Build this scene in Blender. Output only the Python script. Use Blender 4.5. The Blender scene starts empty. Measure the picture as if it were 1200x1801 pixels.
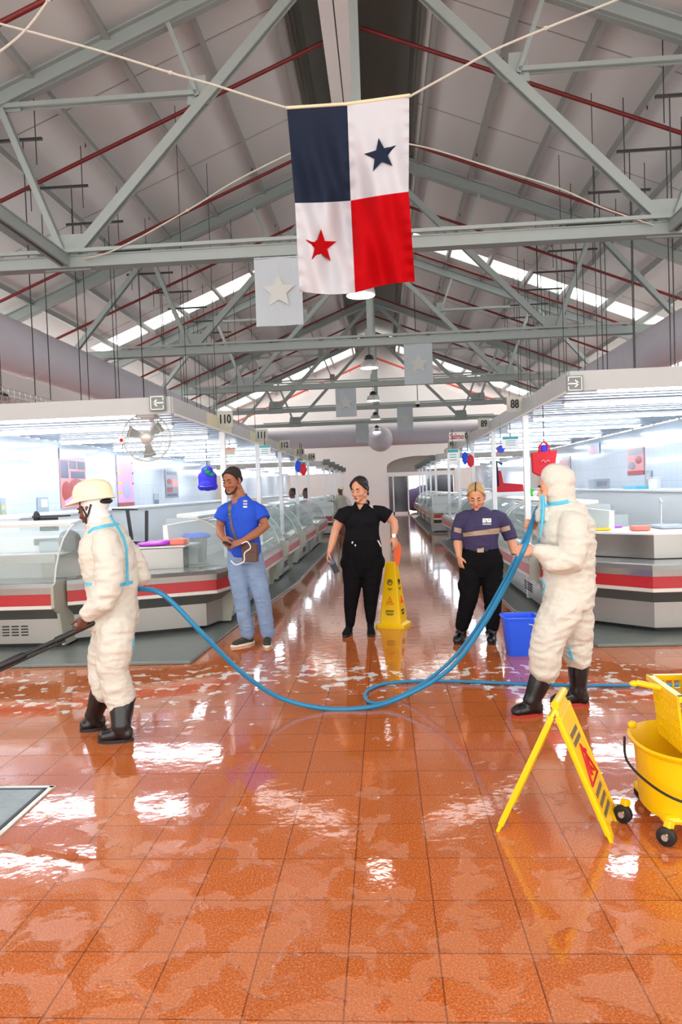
import bpy, bmesh, math, random
from mathutils import Vector, Matrix, noise
from mathutils.bvhtree import BVHTree
random.seed(7)
V = Vector
C = bpy.context.scene.collection
PI = math.pi

# ------------------------------------------------------------------ camera
FPX = 1240.0
yaw, pit, rol = math.radians(3.53), math.radians(-1.84), math.radians(2.06)
f0 = V((-math.sin(yaw)*math.cos(pit), math.cos(yaw)*math.cos(pit), math.sin(pit)))
r0 = V((math.cos(yaw), math.sin(yaw), 0)); u0 = r0.cross(f0)
cr = (r0*math.cos(rol) - u0*math.sin(rol)); cu = (r0*math.sin(rol) + u0*math.cos(rol))
CAM = V((0, 0, 1.55))
cd_ = bpy.data.cameras.new('camera'); cam = bpy.data.objects.new('camera', cd_); C.objects.link(cam)
cam.matrix_world = Matrix(((cr.x, cu.x, -f0.x, 0), (cr.y, cu.y, -f0.y, 0), (cr.z, cu.z, -f0.z, CAM.z), (0, 0, 0, 1)))
cd_.sensor_fit = 'VERTICAL'; cd_.sensor_height = 36; cd_.lens = 36*FPX/1801; cd_.clip_end = 200
bpy.context.scene.camera = cam
# ------------------------------------------------------------------ world, exposure
vs = bpy.context.scene.view_settings
vs.view_transform = 'Standard'; vs.look = 'None'; vs.gamma = 1; vs.use_curve_mapping = False
vs.exposure = 0.6
w = bpy.data.worlds.new('world'); bpy.context.scene.world = w; w.use_nodes = True
WORLD = 2.1
bg = w.node_tree.nodes['Background']; bg.inputs[0].default_value = (1.0, .97, .92, 1); bg.inputs[1].default_value = WORLD
TUBE = 24.0        # strip light emission

def at(px, py, Y, dy=0):
    d = f0 + cr*((px-600)/FPX) + cu*((900.5-py)/FPX)
    p = CAM + d*(Y/d.y); p.y += dy
    return p
def onfloor(px, py, z=0.0):
    d = f0 + cr*((px-600)/FPX) + cu*((900.5-py)/FPX)
    return CAM + d*((z-CAM.z)/d.z)

# ------------------------------------------------------------------ materials
def S(r, g, b):
    def f(c):
        c /= 255.0
        return c/12.92 if c <= .04045 else ((c+.055)/1.055)**2.4
    return (f(r), f(g), f(b), 1)
def mat(name, col, rough=.5, metal=0.0, var=.06, scale=6, bump=0.0, bscale=40, emit=0, alpha=None, trans=0, coat=0, sss=0, ecol=None):
    m = bpy.data.materials.new(name); m.use_nodes = True
    nt = m.node_tree; b = nt.nodes['Principled BSDF']
    b.inputs['Roughness'].default_value = rough; b.inputs['Metallic'].default_value = metal
    b.inputs['Base Color'].default_value = col
    tc = nt.nodes.new('ShaderNodeTexCoord')
    if var:
        n = nt.nodes.new('ShaderNodeTexNoise'); n.inputs['Scale'].default_value = scale; n.inputs['Detail'].default_value = 4
        nt.links.new(tc.outputs['Object'], n.inputs['Vector'])
        mx = nt.nodes.new('ShaderNodeMix'); mx.data_type = 'RGBA'
        mx.inputs[6].default_value = tuple(c*(1-var) for c in col[:3])+(1,)
        mx.inputs[7].default_value = tuple(min(1, c*(1+var)) for c in col[:3])+(1,)
        nt.links.new(n.outputs[0], mx.inputs[0]); nt.links.new(mx.outputs[2], b.inputs['Base Color'])
    if bump:
        n2 = nt.nodes.new('ShaderNodeTexNoise'); n2.inputs['Scale'].default_value = bscale; n2.inputs['Detail'].default_value = 5
        nt.links.new(tc.outputs['Object'], n2.inputs['Vector'])
        bp = nt.nodes.new('ShaderNodeBump'); bp.inputs['Strength'].default_value = bump; bp.inputs['Distance'].default_value = .02
        nt.links.new(n2.outputs[0], bp.inputs['Height']); nt.links.new(bp.outputs[0], b.inputs['Normal'])
    if emit:
        b.inputs['Emission Color'].default_value = ecol or col; b.inputs['Emission Strength'].default_value = emit
    if alpha is not None: b.inputs['Alpha'].default_value = alpha
    if trans: b.inputs['Transmission Weight'].default_value = trans
    if coat: b.inputs['Coat Weight'].default_value = coat
    if sss:
        b.inputs['Subsurface Weight'].default_value = sss; b.inputs['Subsurface Radius'].default_value = (.01, .004, .002)
    return m
M = {}
M['truss'] = mat('painted_truss_steel', S(156, 166, 164), .45, .25, .05)
M['roof'] = mat('roof_lining', S(214, 216, 216), .65, 0, .05, .6, .12, 1.5)
M['purlin'] = mat('purlin_steel', S(160, 162, 160), .5, .2)
M['louver'] = mat('ridge_louver', S(120, 124, 118), .6)
M['red_pipe'] = mat('red_sprinkler_pipe', S(112, 24, 26), .45)
M['red_pale'] = mat('faded_red_pipe', S(225, 90, 80), .4)
M['dark'] = mat('dark_rod', S(60, 62, 62), .5, .3)
M['duct'] = mat('duct_cloth', S(204, 200, 210), .6, 0, .05, 2)
M['white'] = mat('white_paint', S(238, 238, 238), .4, 0, .02)
M['wall'] = mat('wall_paint', S(240, 238, 236), .6, 0, .03, .5)
M['canopy'] = mat('canopy_sheet', S(166, 174, 186), .3, 0, .03)
M['fascia'] = mat('fascia_grey', S(180, 185, 186), .4, 0, .03)
M['cream'] = mat('fascia_cream', S(222, 218, 186), .45, 0, .05)
M['signgrey'] = mat('sign_grey', S(116, 128, 126), .45)
M['numsign'] = mat('number_plate_grey', S(178, 180, 172), .5)
M['ink'] = mat('black_ink', S(25, 28, 30), .5, 0, 0)
M['steel'] = mat('stainless_steel', S(158, 158, 156), .25, .85, .06, 3)
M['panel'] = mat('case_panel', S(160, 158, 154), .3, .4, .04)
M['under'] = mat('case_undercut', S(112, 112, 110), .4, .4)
M['beige'] = mat('case_side_beige', S(168, 169, 154), .5)
M['redband'] = mat('red_band', S(176, 34, 40), .3, 0, .05)
M['trim'] = mat('case_trim', S(210, 210, 204), .35, .2)
M['black'] = mat('black_rubber', S(26, 27, 30), .45, 0, .1)
M['kerb'] = mat('kerb_grey', S(112, 122, 118), .3, 0, .15, 4, .2, 20)
M['glass'] = mat('case_glass', (0.72, .9, .88, 1), .03, 0, 0, alpha=.14)
M['glassedge'] = mat('glass_edge', S(90, 170, 140), .15, 0, 0)
M['glow_tube'] = mat('fluorescent_tube', (1, 1, 1, 1), .4, 0, 0, emit=TUBE, ecol=(.80, .90, 1, 1))
M['lamp_glow'] = mat('lamp_glow', (1, 1, 1, 1), .4, 0, 0, emit=6, ecol=(1, .98, .95, 1))
M['lampgrey'] = mat('lamp_reflector', S(205, 205, 205), .3, .3)
M['banner'] = mat('banner_cloth', S(190, 200, 208), .8, 0, .02)
M['bannerstar'] = mat('banner_star', S(203, 207, 204), .8, 0, .02)
M['rope'] = mat('white_rope', S(205, 203, 192), .8, 0, .1, 60, .5, 200)
M['yellow'] = mat('yellow_plastic', S(246, 200, 8), .32, 0, .04, 3)
M['bucketblue'] = mat('blue_plastic', S(38, 98, 250), .35)
M['orange'] = mat('orange_plastic', S(255, 110, 50), .5)
M['hose'] = mat('blue_hose', S(28, 128, 176), .35, 0, .08)
M['hose_dark'] = mat('dark_blue_hose', S(20, 70, 92), .35)
M['tape'] = mat('blue_seam_tape', S(90, 190, 222), .5, 0, .03)
M['suit'] = mat('white_coverall', S(214, 211, 200), .55, 0, .02, 5, .8, 13)
M['helmet'] = mat('cream_helmet', S(244, 236, 200), .3)
M['polo'] = mat('blue_polo', S(24, 78, 205), .75, 0, .08, 12, .2, 30)
M['jeans'] = mat('light_jeans', S(128, 152, 186), .85, 0, .25, 9, .6, 25)
M['blackcloth'] = mat('black_cloth', S(24, 24, 28), .8, 0, .1, 10, .25, 30)
M['blackpants'] = mat('black_trousers', S(18, 18, 21), .8, 0, .1, 10, .3, 24)
M['purple'] = mat('purple_shirt', S(58, 52, 90), .85, 0, .1, 10, .2, 26)
M['reflect'] = mat('reflective_band', S(172, 152, 130), .5)
M['skin_tan'] = mat('tan_skin', S(164, 106, 76), .5, 0, .05, 20, sss=.15)
M['skin_light'] = mat('light_skin', S(214, 156, 124), .5, 0, .05, 20, sss=.15)
M['skin_brown'] = mat('brown_skin', S(104, 60, 44), .5, 0, .05, 20, sss=.1)
M['lip'] = mat('lip', S(168, 92, 82), .45, 0, .03)
M['eye'] = mat('eye_white', S(225, 222, 218), .2, 0, 0)
M['hair'] = mat('dark_hair', S(24, 19, 18), .5, 0, .2, 40, .4, 90)
M['hairshort'] = mat('cropped_hair', S(40, 32, 28), .8, 0, .2, 60, .5, 160)
M['blond'] = mat('blond_hair', S(188, 152, 100), .5, 0, .25, 30, .4, 90)
M['brownleather'] = mat('brown_leather', S(98, 74, 66), .5, 0, .08)
M['whiteplastic'] = mat('white_plastic', S(236, 236, 236), .35, 0, .02)
M['sole'] = mat('shoe_sole', S(228, 222, 205), .5)
M['redsole'] = mat('red_sole', S(170, 50, 38), .5)
M['shoe'] = mat('dark_shoe', S(52, 48, 42), .7, 0, .2, 40)
M['boot'] = mat('rubber_boot', S(20, 20, 22), .22, 0, .1)
M['blueback'] = mat('blue_backpack', S(55, 45, 215), .7)
M['green'] = mat('green_cloth', S(25, 135, 95), .7)
M['redbag'] = mat('red_bag', S(196, 22, 40), .7)
M['coral'] = mat('coral_plastic', S(240, 120, 100), .4)
M['magenta'] = mat('purple_plastic', S(185, 60, 205), .4)
M['flagblue'] = mat('flag_navy', S(36, 44, 62), .8, 0, .05, 8)
M['flagwhite'] = mat('flag_white', S(200, 200, 207), .8, 0, .02, 8)
M['flagred'] = mat('flag_red', S(182, 6, 16), .75, 0, .05, 8)
M['wood'] = mat('flag_pole_wood', S(226, 214, 178), .6)
M['silver'] = mat('silver', S(200, 200, 200), .3, .8)
M['teal'] = mat('teal_print', S(50, 160, 165), .5, 0, 0)
M['mopgreen'] = mat('green_mop', S(70, 125, 85), .9, 0, .3, 40)
M['screen'] = mat('phone_screen', S(70, 90, 130), .15, 0, 0)
M['greybox'] = mat('grey_box', S(170, 180, 188), .5)

for k_ in ('flagblue', 'flagwhite', 'flagred', 'banner', 'blackcloth', 'blackpants'): M[k_].node_tree.nodes['Principled BSDF'].inputs['Specular IOR Level'].default_value = .08
# back walls of the stalls: glossy white tiles
def tiled(name, col, rough):
    m = mat(name, col, rough, 0, 0); nt = m.node_tree; b = nt.nodes['Principled BSDF']
    g = nt.nodes.new('ShaderNodeNewGeometry'); sx = nt.nodes.new('ShaderNodeSeparateXYZ'); nt.links.new(g.outputs['Position'], sx.inputs[0])
    cx = nt.nodes.new('ShaderNodeCombineXYZ'); ad = nt.nodes.new('ShaderNodeMath'); ad.operation = 'ADD'
    nt.links.new(sx.outputs[0], ad.inputs[0]); nt.links.new(sx.outputs[1], ad.inputs[1])
    nt.links.new(ad.outputs[0], cx.inputs[0]); nt.links.new(sx.outputs[2], cx.inputs[1])
    br = nt.nodes.new('ShaderNodeTexBrick'); br.offset = 0; br.inputs['Scale'].default_value = 1
    br.inputs['Brick Width'].default_value = .25; br.inputs['Row Height'].default_value = .3; br.inputs['Mortar Size'].default_value = .003
    br.inputs['Color1'].default_value = col; br.inputs['Color2'].default_value = tuple(c*.97 for c in col[:3])+(1,)
    br.inputs['Mortar'].default_value = tuple(c*.75 for c in col[:3])+(1,)
    nt.links.new(cx.outputs[0], br.inputs['Vector']); nt.links.new(br.outputs[0], b.inputs['Base Color'])
    return m
M['tilewall'] = tiled('white_wall_tiles', S(224, 232, 240), .12)

def floor_mat():
    m = bpy.data.materials.new('wet_terrazzo_tiles'); m.use_nodes = True
    nt = m.node_tree; b = nt.nodes['Principled BSDF']; L = nt.links.new; N = nt.nodes.new
    g = N('ShaderNodeNewGeometry')
    mp = N('ShaderNodeMapping'); mp.inputs['Location'].default_value = (.17, .112, 0); L(g.outputs['Position'], mp.inputs['Vector'])
    br = N('ShaderNodeTexBrick'); br.offset = 0; br.inputs['Scale'].default_value = 1
    br.inputs['Brick Width'].default_value = .302; br.inputs['Row Height'].default_value = .302
    br.inputs['Mortar Size'].default_value = .0028; br.inputs['Mortar Smooth'].default_value = .3
    br.inputs['Color1'].default_value = (.9, .9, .9, 1); br.inputs['Color2'].default_value = (1, 1, 1, 1); br.inputs['Mortar'].default_value = (.42, .36, .3, 1)
    L(mp.outputs[0], br.inputs['Vector'])
    sp = N('ShaderNodeTexNoise'); sp.inputs['Scale'].default_value = 130; sp.inputs['Detail'].default_value = 3; L(g.outputs['Position'], sp.inputs['Vector'])
    cr_ = N('ShaderNodeValToRGB'); e = cr_.color_ramp.elements
    e[0].position = .3; e[0].color = S(168, 84, 36); e[1].position = .75; e[1].color = S(226, 148, 96)
    k = cr_.color_ramp.elements.new(.5); k.color = S(200, 104, 48)
    L(sp.outputs[0], cr_.inputs[0])
    pale = N('ShaderNodeTexNoise'); pale.inputs['Scale'].default_value = 3.2; pale.inputs['Detail'].default_value = 5; pale.inputs['Distortion'].default_value = .5; L(g.outputs['Position'], pale.inputs['Vector'])
    # water film: 1 = wet
    wn = N('ShaderNodeTexNoise'); wn.inputs['Scale'].default_value = 5.5; wn.inputs['Detail'].default_value = 6; wn.inputs['Roughness'].default_value = .55; wn.inputs['Distortion'].default_value = .35
    L(g.outputs['Position'], wn.inputs['Vector'])
    # water is denser further up the aisle
    sx = N('ShaderNodeSeparateXYZ'); L(g.outputs['Position'], sx.inputs[0])
    mr = N('ShaderNodeMapRange'); mr.inputs['From Min'].default_value = 2.0; mr.inputs['From Max'].default_value = 4.2; mr.inputs['To Min'].default_value = -.02; mr.inputs['To Max'].default_value = .17
    L(sx.outputs[1], mr.inputs[0])
    ad = N('ShaderNodeMath'); ad.operation = 'ADD'; L(wn.outputs[0], ad.inputs[0]); L(mr.outputs[0], ad.inputs[1])
    wr = N('ShaderNodeValToRGB'); wr.color_ramp.elements[0].position = .47; wr.color_ramp.elements[1].position = .515
    L(ad.outputs[0], wr.inputs[0])
    # colours
    m1 = N('ShaderNodeMix'); m1.data_type = 'RGBA'; m1.blend_type = 'MULTIPLY'; m1.inputs[0].default_value = 1
    L(cr_.outputs[0], m1.inputs[6]); L(br.outputs[0], m1.inputs[7])
    dryc = N('ShaderNodeMix'); dryc.data_type = 'RGBA'; dryc.inputs[0].default_value = .16; dryc.inputs[7].default_value = S(226, 168, 132)
    L(m1.outputs[2], dryc.inputs[6])
    m2 = N('ShaderNodeMix'); m2.data_type = 'RGBA'; L(wr.outputs[0], m2.inputs[0]); L(dryc.outputs[2], m2.inputs[6]); L(m1.outputs[2], m2.inputs[7])
    # suds
    fn = N('ShaderNodeTexNoise'); fn.inputs['Scale'].default_value = 9; fn.inputs['Detail'].default_value = 4; L(g.outputs['Position'], fn.inputs['Vector'])
    zx = N('ShaderNodeMapping'); zx.vector_type = 'POINT'; zx.inputs['Scale'].default_value = (.45, 1.0, 1); L(g.outputs['Position'], zx.inputs['Vector'])
    fz = N('ShaderNodeTexNoise'); fz.inputs['Scale'].default_value = 1.1; L(zx.outputs[0], fz.inputs['Vector'])
    band = N('ShaderNodeMapRange'); band.inputs['From Min'].default_value = 4.0; band.inputs['From Max'].default_value = 5.3; band.inputs['To Min'].default_value = -.12; band.inputs['To Max'].default_value = .1
    L(sx.outputs[1], band.inputs[0])
    band2 = N('ShaderNodeMapRange'); band2.inputs['From Min'].default_value = 6.0; band2.inputs['From Max'].default_value = 6.8; band2.inputs['To Min'].default_value = 0; band2.inputs['To Max'].default_value = .25
    L(sx.outputs[1], band2.inputs[0])
    a1 = N('ShaderNodeMath'); a1.operation = 'MULTIPLY_ADD'; a1.inputs[1].default_value = .45; L(fz.outputs[0], a1.inputs[0]); L(fn.outputs[0], a1.inputs[2])
    a2 = N('ShaderNodeMath'); a2.operation = 'ADD'; L(a1.outputs[0], a2.inputs[0]); L(band.outputs[0], a2.inputs[1])
    a3 = N('ShaderNodeMath'); a3.operation = 'SUBTRACT'; L(a2.outputs[0], a3.inputs[0]); L(band2.outputs[0], a3.inputs[1])
    fr = N('ShaderNodeValToRGB'); fr.color_ramp.elements[0].position = .90; fr.color_ramp.elements[1].position = .93
    L(a3.outputs[0], fr.inputs[0])
    m3 = N('ShaderNodeMix'); m3.data_type = 'RGBA'; m3.inputs[7].default_value = S(240, 232, 226)
    L(fr.outputs[0], m3.inputs[0]); L(m2.outputs[2], m3.inputs[6]); L(m3.outputs[2], b.inputs['Base Color'])
    # roughness
    rr = N('ShaderNodeMapRange'); rr.inputs['To Min'].default_value = .3; rr.inputs['To Max'].default_value = .06; L(wr.outputs[0], rr.inputs[0]); L(rr.outputs[0], b.inputs['Roughness'])
    b.inputs['IOR'].default_value = 1.5
    b.inputs['Coat Weight'].default_value = .5; b.inputs['Coat Roughness'].default_value = .05
    # ripples and film edges
    rp = N('ShaderNodeTexNoise'); rp.inputs['Scale'].default_value = 9; rp.inputs['Detail'].default_value = 3; L(g.outputs['Position'], rp.inputs['Vector'])
    b1 = N('ShaderNodeBump'); b1.inputs['Strength'].default_value = .22; b1.inputs['Distance'].default_value = .006; L(rp.outputs[0], b1.inputs['Height'])
    b2 = N('ShaderNodeBump'); b2.inputs['Strength'].default_value = .7; b2.inputs['Distance'].default_value = .004; L(wr.outputs[0], b2.inputs['Height']); L(b1.outputs[0], b2.inputs['Normal'])
    b3 = N('ShaderNodeBump'); b3.inputs['Strength'].default_value = .8; b3.inputs['Distance'].default_value = .003; L(br.outputs['Fac'], b3.inputs['Height']); b3.invert = True; L(b2.outputs[0], b3.inputs['Normal'])
    L(b3.outputs[0], b.inputs['Normal'])
    L(b1.outputs[0], b.inputs['Coat Normal'])
    return m
M['floor'] = floor_mat()
def skylight_mat():
    m = bpy.data.materials.new('translucent_roof_sheet'); m.use_nodes = True; nt = m.node_tree
    nt.nodes.remove(nt.nodes['Principled BSDF']); t = nt.nodes.new('ShaderNodeBsdfTranslucent'); tr = nt.nodes.new('ShaderNodeBsdfTransparent')
    t.inputs[0].default_value = (.95, .97, 1, 1); mx = nt.nodes.new('ShaderNodeMixShader'); mx.inputs[0].default_value = .75
    nt.links.new(t.outputs[0], mx.inputs[1]); nt.links.new(tr.outputs[0], mx.inputs[2]); nt.links.new(mx.outputs[0], nt.nodes['Material Output'].inputs[0])
    return m
M['skylight'] = skylight_mat()

# ------------------------------------------------------------------ object helpers
def tag(o, label=None, cat=None, group=None, kind=None):
    if label: o['label'] = label
    if cat: o['category'] = cat
    if group: o['group'] = group
    if kind: o['kind'] = kind
    return o
def thing(name, label, cat, loc=(0, 0, 0), group=None):
    o = bpy.data.objects.new(name, None); C.objects.link(o); o.location = loc; o.empty_display_size = .1
    return tag(o, label, cat, group)
def wloc(o):
    p = V((0, 0, 0))
    while o: p += o.location; o = o.parent
    return p
def link(name, me, material, parent=None, smooth=False):
    o = bpy.data.objects.new(name, me); C.objects.link(o)
    if material is not None:
        for mm in (material if isinstance(material, (list, tuple)) else [material]): me.materials.append(M[mm])
    if parent: o.parent = parent
    if smooth:
        for p in me.polygons: p.use_smooth = True
    return o
class MB:
    def __init__(s): s.v = []; s.f = []; s.m = []
    def add(s, vs, fs, mi=0):
        n = len(s.v); s.v += [V(a) for a in vs]; s.f += [tuple(i+n for i in f) for f in fs]; s.m += [mi]*len(fs); return s
    def box(s, x0, x1, y0, y1, z0, z1, mi=0):
        v = [(x, y, z) for z in (z0, z1) for y in (y0, y1) for x in (x0, x1)]
        return s.add(v, [(0, 2, 3, 1), (4, 5, 7, 6), (0, 1, 5, 4), (2, 6, 7, 3), (0, 4, 6, 2), (1, 3, 7, 5)], mi)
    def bar(s, p0, p1, w_, h_, up=(0, 0, 1), mi=0):
        p0 = V(p0); p1 = V(p1); t = (p1-p0).normalized(); up = V(up)
        a = t.cross(up)
        if a.length < 1e-4: a = t.cross(V((1, 0, 0)))
        a.normalize(); b = a.cross(t).normalized()
        v = [p+a*(i*w_/2)+b*(j*h_/2) for p in (p0, p1) for i, j in ((-1, -1), (1, -1), (1, 1), (-1, 1))]
        return s.add(v, [(0, 1, 2, 3), (7, 6, 5, 4), (0, 4, 5, 1), (1, 5, 6, 2), (2, 6, 7, 3), (3, 7, 4, 0)], mi)
    def tube(s, path, r, n=8, side=None, capr=True, mi=0, closed=False):
        path = [V(p) for p in path]; K = len(path)
        rr = r if isinstance(r, (list, tuple)) and len(r) == K else [r]*K
        vs = []; prev = V(side) if side is not None else None; fixed = side is not None
        for i, p in enumerate(path):
            if closed: t = path[(i+1) % K]-path[i-1]
            else: t = path[min(i+1, K-1)]-path[max(i-1, 0)]
            t.normalize()
            if prev is None: prev = t.orthogonal()
            base = V(side) if fixed else prev
            a = base-t*base.dot(t)
            if a.length < 1e-3: a = t.orthogonal()
            a.normalize(); prev = a; b = t.cross(a)
            ra, rb = rr[i] if isinstance(rr[i], (list, tuple)) else (rr[i], rr[i])
            vs += [p+a*(ra*math.cos(q*2*PI/n))+b*(rb*math.sin(q*2*PI/n)) for q in range(n)]
        fs = []
        for i in range(K if closed else K-1):
            j = (i+1) % K
            fs += [(i*n+q, i*n+(q+1) % n, j*n+(q+1) % n, j*n+q) for q in range(n)]
        if capr and not closed: fs += [tuple(range(n))[::-1], tuple((K-1)*n+q for q in range(n))]
        return s.add(vs, fs, mi)
    def ell(s, c, r, basis=None, n=16, m=10, mi=0):
        c = V(c); vs = []; B = basis or Matrix.Identity(3)
        for i in range(1, m):
            th = PI*i/m
            for q in range(n):
                ph = 2*PI*q/n
                vs.append(c+B @ V((r[0]*math.sin(th)*math.cos(ph), r[1]*math.sin(th)*math.sin(ph), r[2]*math.cos(th))))
        top = len(vs); vs.append(c+B @ V((0, 0, r[2]))); vs.append(c-B @ V((0, 0, r[2])))
        fs = []
        for i in range(m-2): fs += [(i*n+q, (i+1)*n+q, (i+1)*n+(q+1) % n, i*n+(q+1) % n) for q in range(n)]
        fs += [(top, q, (q+1) % n) for q in range(n)] + [(top+1, (m-2)*n+(q+1) % n, (m-2)*n+q) for q in range(n)]
        return s.add(vs, fs, mi)
    def lathe(s, prof, c=(0, 0, 0), n=24, sx=1, sy=1, basis=None, mi=0):
        c = V(c); vs = []; K = len(prof); B = basis or Matrix.Identity(3)
        for r, z in prof: vs += [c+B @ V((r*sx*math.cos(2*PI*q/n), r*sy*math.sin(2*PI*q/n), z)) for q in range(n)]
        fs = []
        for i in range(K-1): fs += [(i*n+q, i*n+(q+1) % n, (i+1)*n+(q+1) % n, (i+1)*n+q) for q in range(n)]
        return s.add(vs, fs, mi)
    def prism(s, pts, d, mi=0):
        pts = [V(p) for p in pts]; d = V(d); n = len(pts)
        return s.add(pts+[p+d for p in pts], [tuple(range(n))[::-1], tuple(range(n, 2*n))]+[(i, (i+1) % n, n+(i+1) % n, n+i) for i in range(n)], mi)
    def sweep(s, prof, path, mi=0):
        """profile [(inward distance, z)] along a floor polyline; inward is left of travel"""
        K = len(path); P = [V((p[0], p[1])) for p in path]; vs = []; n = len(prof)
        for i in range(K):
            d1 = (P[i]-P[i-1]).normalized() if i else (P[1]-P[0]).normalized()
            d2 = (P[i+1]-P[i]).normalized() if i < K-1 else d1
            n1 = V((-d1.y, d1.x)); n2 = V((-d2.y, d2.x)); mdir = (n1+n2).normalized(); k = 1/max(.4, mdir.dot(n1))
            vs += [V((P[i].x+mdir.x*k*d, P[i].y+mdir.y*k*d, z)) for d, z in prof]
        fs = [tuple(range(n)), tuple((K-1)*n+q for q in range(n))[::-1]]
        for i in range(K-1): fs += [(i*n+q, (i+1)*n+q, (i+1)*n+(q+1) % n, i*n+(q+1) % n) for q in range(n)]
        return s.add(vs, fs, mi)
    def mesh(s, name, off=V((0, 0, 0)), fix=True):
        me = bpy.data.meshes.new(name); me.from_pydata([v-off for v in s.v], [], s.f)
        for p, k in zip(me.polygons, s.m): p.material_index = k
        if fix:
            bm = bmesh.new(); bm.from_mesh(me); bmesh.ops.recalc_face_normals(bm, faces=bm.faces); bm.to_mesh(me); bm.free()
        return me
    def build(s, name, material, parent=None, smooth=False, bevel=0):
        off = wloc(parent) if parent else V((0, 0, 0))
        if not parent:   # a one-mesh thing keeps its origin at its base
            xs = [v.x for v in s.v]; ys = [v.y for v in s.v]
            off = V(((min(xs)+max(xs))/2, (min(ys)+max(ys))/2, min(v.z for v in s.v)))
        me = s.mesh(name, off); o = link(name, me, material, parent, smooth)
        if not parent: o.location = off
        if bevel:
            b = o.modifiers.new('bevel', 'BEVEL'); b.width = bevel; b.segments = 2; b.limit_method = 'ANGLE'; b.angle_limit = .6
        if smooth and not bevel: me.set_sharp_from_angle(angle=math.radians(50))
        return o
def struct(name, mb, material, smooth=False):
    me = mb.mesh(name); o = link(name, me, material, None, smooth); o['kind'] = 'structure'; return o
def dup(o, parent=None):
    c = o.copy(); C.objects.link(c); c.parent = parent
    for ch in list(o.children): dup(ch, c)
    return c
def copy_at(root, loc, label=None, group=None, rotz=None):
    r = dup(root); r.location = loc
    if label: r['label'] = label
    if group: r['group'] = group
    if rotz is not None: r.rotation_euler = (0, 0, rotz)
    return r
def text(name, s, size, loc, material, parent, right=(1, 0, 0), up=(0, 0, 1), bold=.0, align='CENTER', sx=1):
    cu_ = bpy.data.curves.new(name, 'FONT'); cu_.body = s; cu_.size = size; cu_.align_x = align; cu_.align_y = 'CENTER'; cu_.extrude = .002; cu_.offset = bold
    t = bpy.data.objects.new(name, cu_); C.objects.link(t); bpy.context.view_layer.update()
    me = bpy.data.meshes.new_from_object(t.evaluated_get(bpy.context.evaluated_depsgraph_get())); bpy.data.objects.remove(t)
    right = V(right).normalized(); up = V(up).normalized(); nn = right.cross(up)
    R = Matrix((right*sx, up, nn)).transposed(); off = wloc(parent) if parent else V((0, 0, 0))
    for v in me.vertices: v.co = R @ v.co + V(loc) - off
    return link(name, me, material, parent)
def organic(name, mb, material, parent, voxel=.008, smooth=6, disp=None, factor=.5):
    me = mb.mesh('tmp', V((0, 0, 0))); t = bpy.data.objects.new('tmp', me); C.objects.link(t)
    r = t.modifiers.new('r', 'REMESH'); r.mode = 'VOXEL'; r.voxel_size = voxel
    if smooth:
        sm = t.modifiers.new('s', 'SMOOTH'); sm.factor = factor; sm.iterations = smooth
    bpy.context.view_layer.update()
    me2 = bpy.data.meshes.new_from_object(t.evaluated_get(bpy.context.evaluated_depsgraph_get())); bpy.data.objects.remove(t)
    if disp:
        nrm = [v.normal.copy() for v in me2.vertices]
        for v, n_ in zip(me2.vertices, nrm): v.co += n_*disp(v.co)
    me2.name = name
    bv = BVHTree.FromPolygons([v.co.copy() for v in me2.vertices], [tuple(p.vertices) for p in me2.polygons])
    off = wloc(parent) if parent else V((0, 0, 0))
    for v in me2.vertices: v.co -= off
    o = link(name, me2, material, parent, True); return o, bv
def cast(bv, px, py, lift=.003):
    d = (f0 + cr*((px-600)/FPX) + cu*((900.5-py)/FPX)).normalized()
    h, n_, i, dist = bv.ray_cast(CAM, d)
    if h is None: return None
    if n_.dot(d) > 0: n_ = -n_
    return h + n_*lift, n_
def ribbon(name, bv, pix, width, material, parent, lift=.004, steps=8):
    """a thin band lying on a garment, laid through the given points"""
    pts = []
    for i in range(len(pix)-1):
        for k in range(steps):
            a = k/steps; q = cast(bv, pix[i][0]*(1-a)+pix[i+1][0]*a, pix[i][1]*(1-a)+pix[i+1][1]*a, lift)
            if q: pts.append(q)
    q = cast(bv, *pix[-1], lift)
    if q: pts.append(q)
    if len(pts) < 2: return
    vs = []
    for i, (p, n_) in enumerate(pts):
        t = (pts[min(i+1, len(pts)-1)][0]-pts[max(i-1, 0)][0]).normalized(); s_ = t.cross(n_).normalized()*(width/2)
        vs += [p-s_, p+s_, p+s_-n_*.006, p-s_-n_*.006]
    fs = []
    for i in range(len(pts)-1):
        for q in range(4): fs.append((i*4+q, i*4+(q+1) % 4, (i+1)*4+(q+1) % 4, (i+1)*4+q))
    fs += [(0, 1, 2, 3), tuple(len(vs)-4+k for k in range(4))[::-1]]
    mb = MB().add(vs, fs); return mb.build(name, material, parent)
def decal(name, bv, quad, material, parent, nx=6, ny=6, lift=.003, mask=None):
    """print on a garment, following the cloth; quad = TL,TR,BR,BL"""
    g = {}; mb = MB(); vs = []
    for j in range(ny+1):
        for i in range(nx+1):
            a, b = i/nx, j/ny
            x = (quad[0][0]*(1-a)+quad[1][0]*a)*(1-b)+(quad[3][0]*(1-a)+quad[2][0]*a)*b
            y = (quad[0][1]*(1-a)+quad[1][1]*a)*(1-b)+(quad[3][1]*(1-a)+quad[2][1]*a)*b
            q = cast(bv, x, y, lift)
            if q: g[(i, j)] = len(vs); vs.append(q[0])
    fs = [(g[(i, j)], g[(i+1, j)], g[(i+1, j+1)], g[(i, j+1)]) for j in range(ny) for i in range(nx)
          if all(k in g for k in ((i, j), (i+1, j), (i+1, j+1), (i, j+1))) and (mask is None or mask((i+.5)/nx, (j+.5)/ny))]
    if fs: return mb.add(vs, fs).build(name, material, parent)
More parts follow.
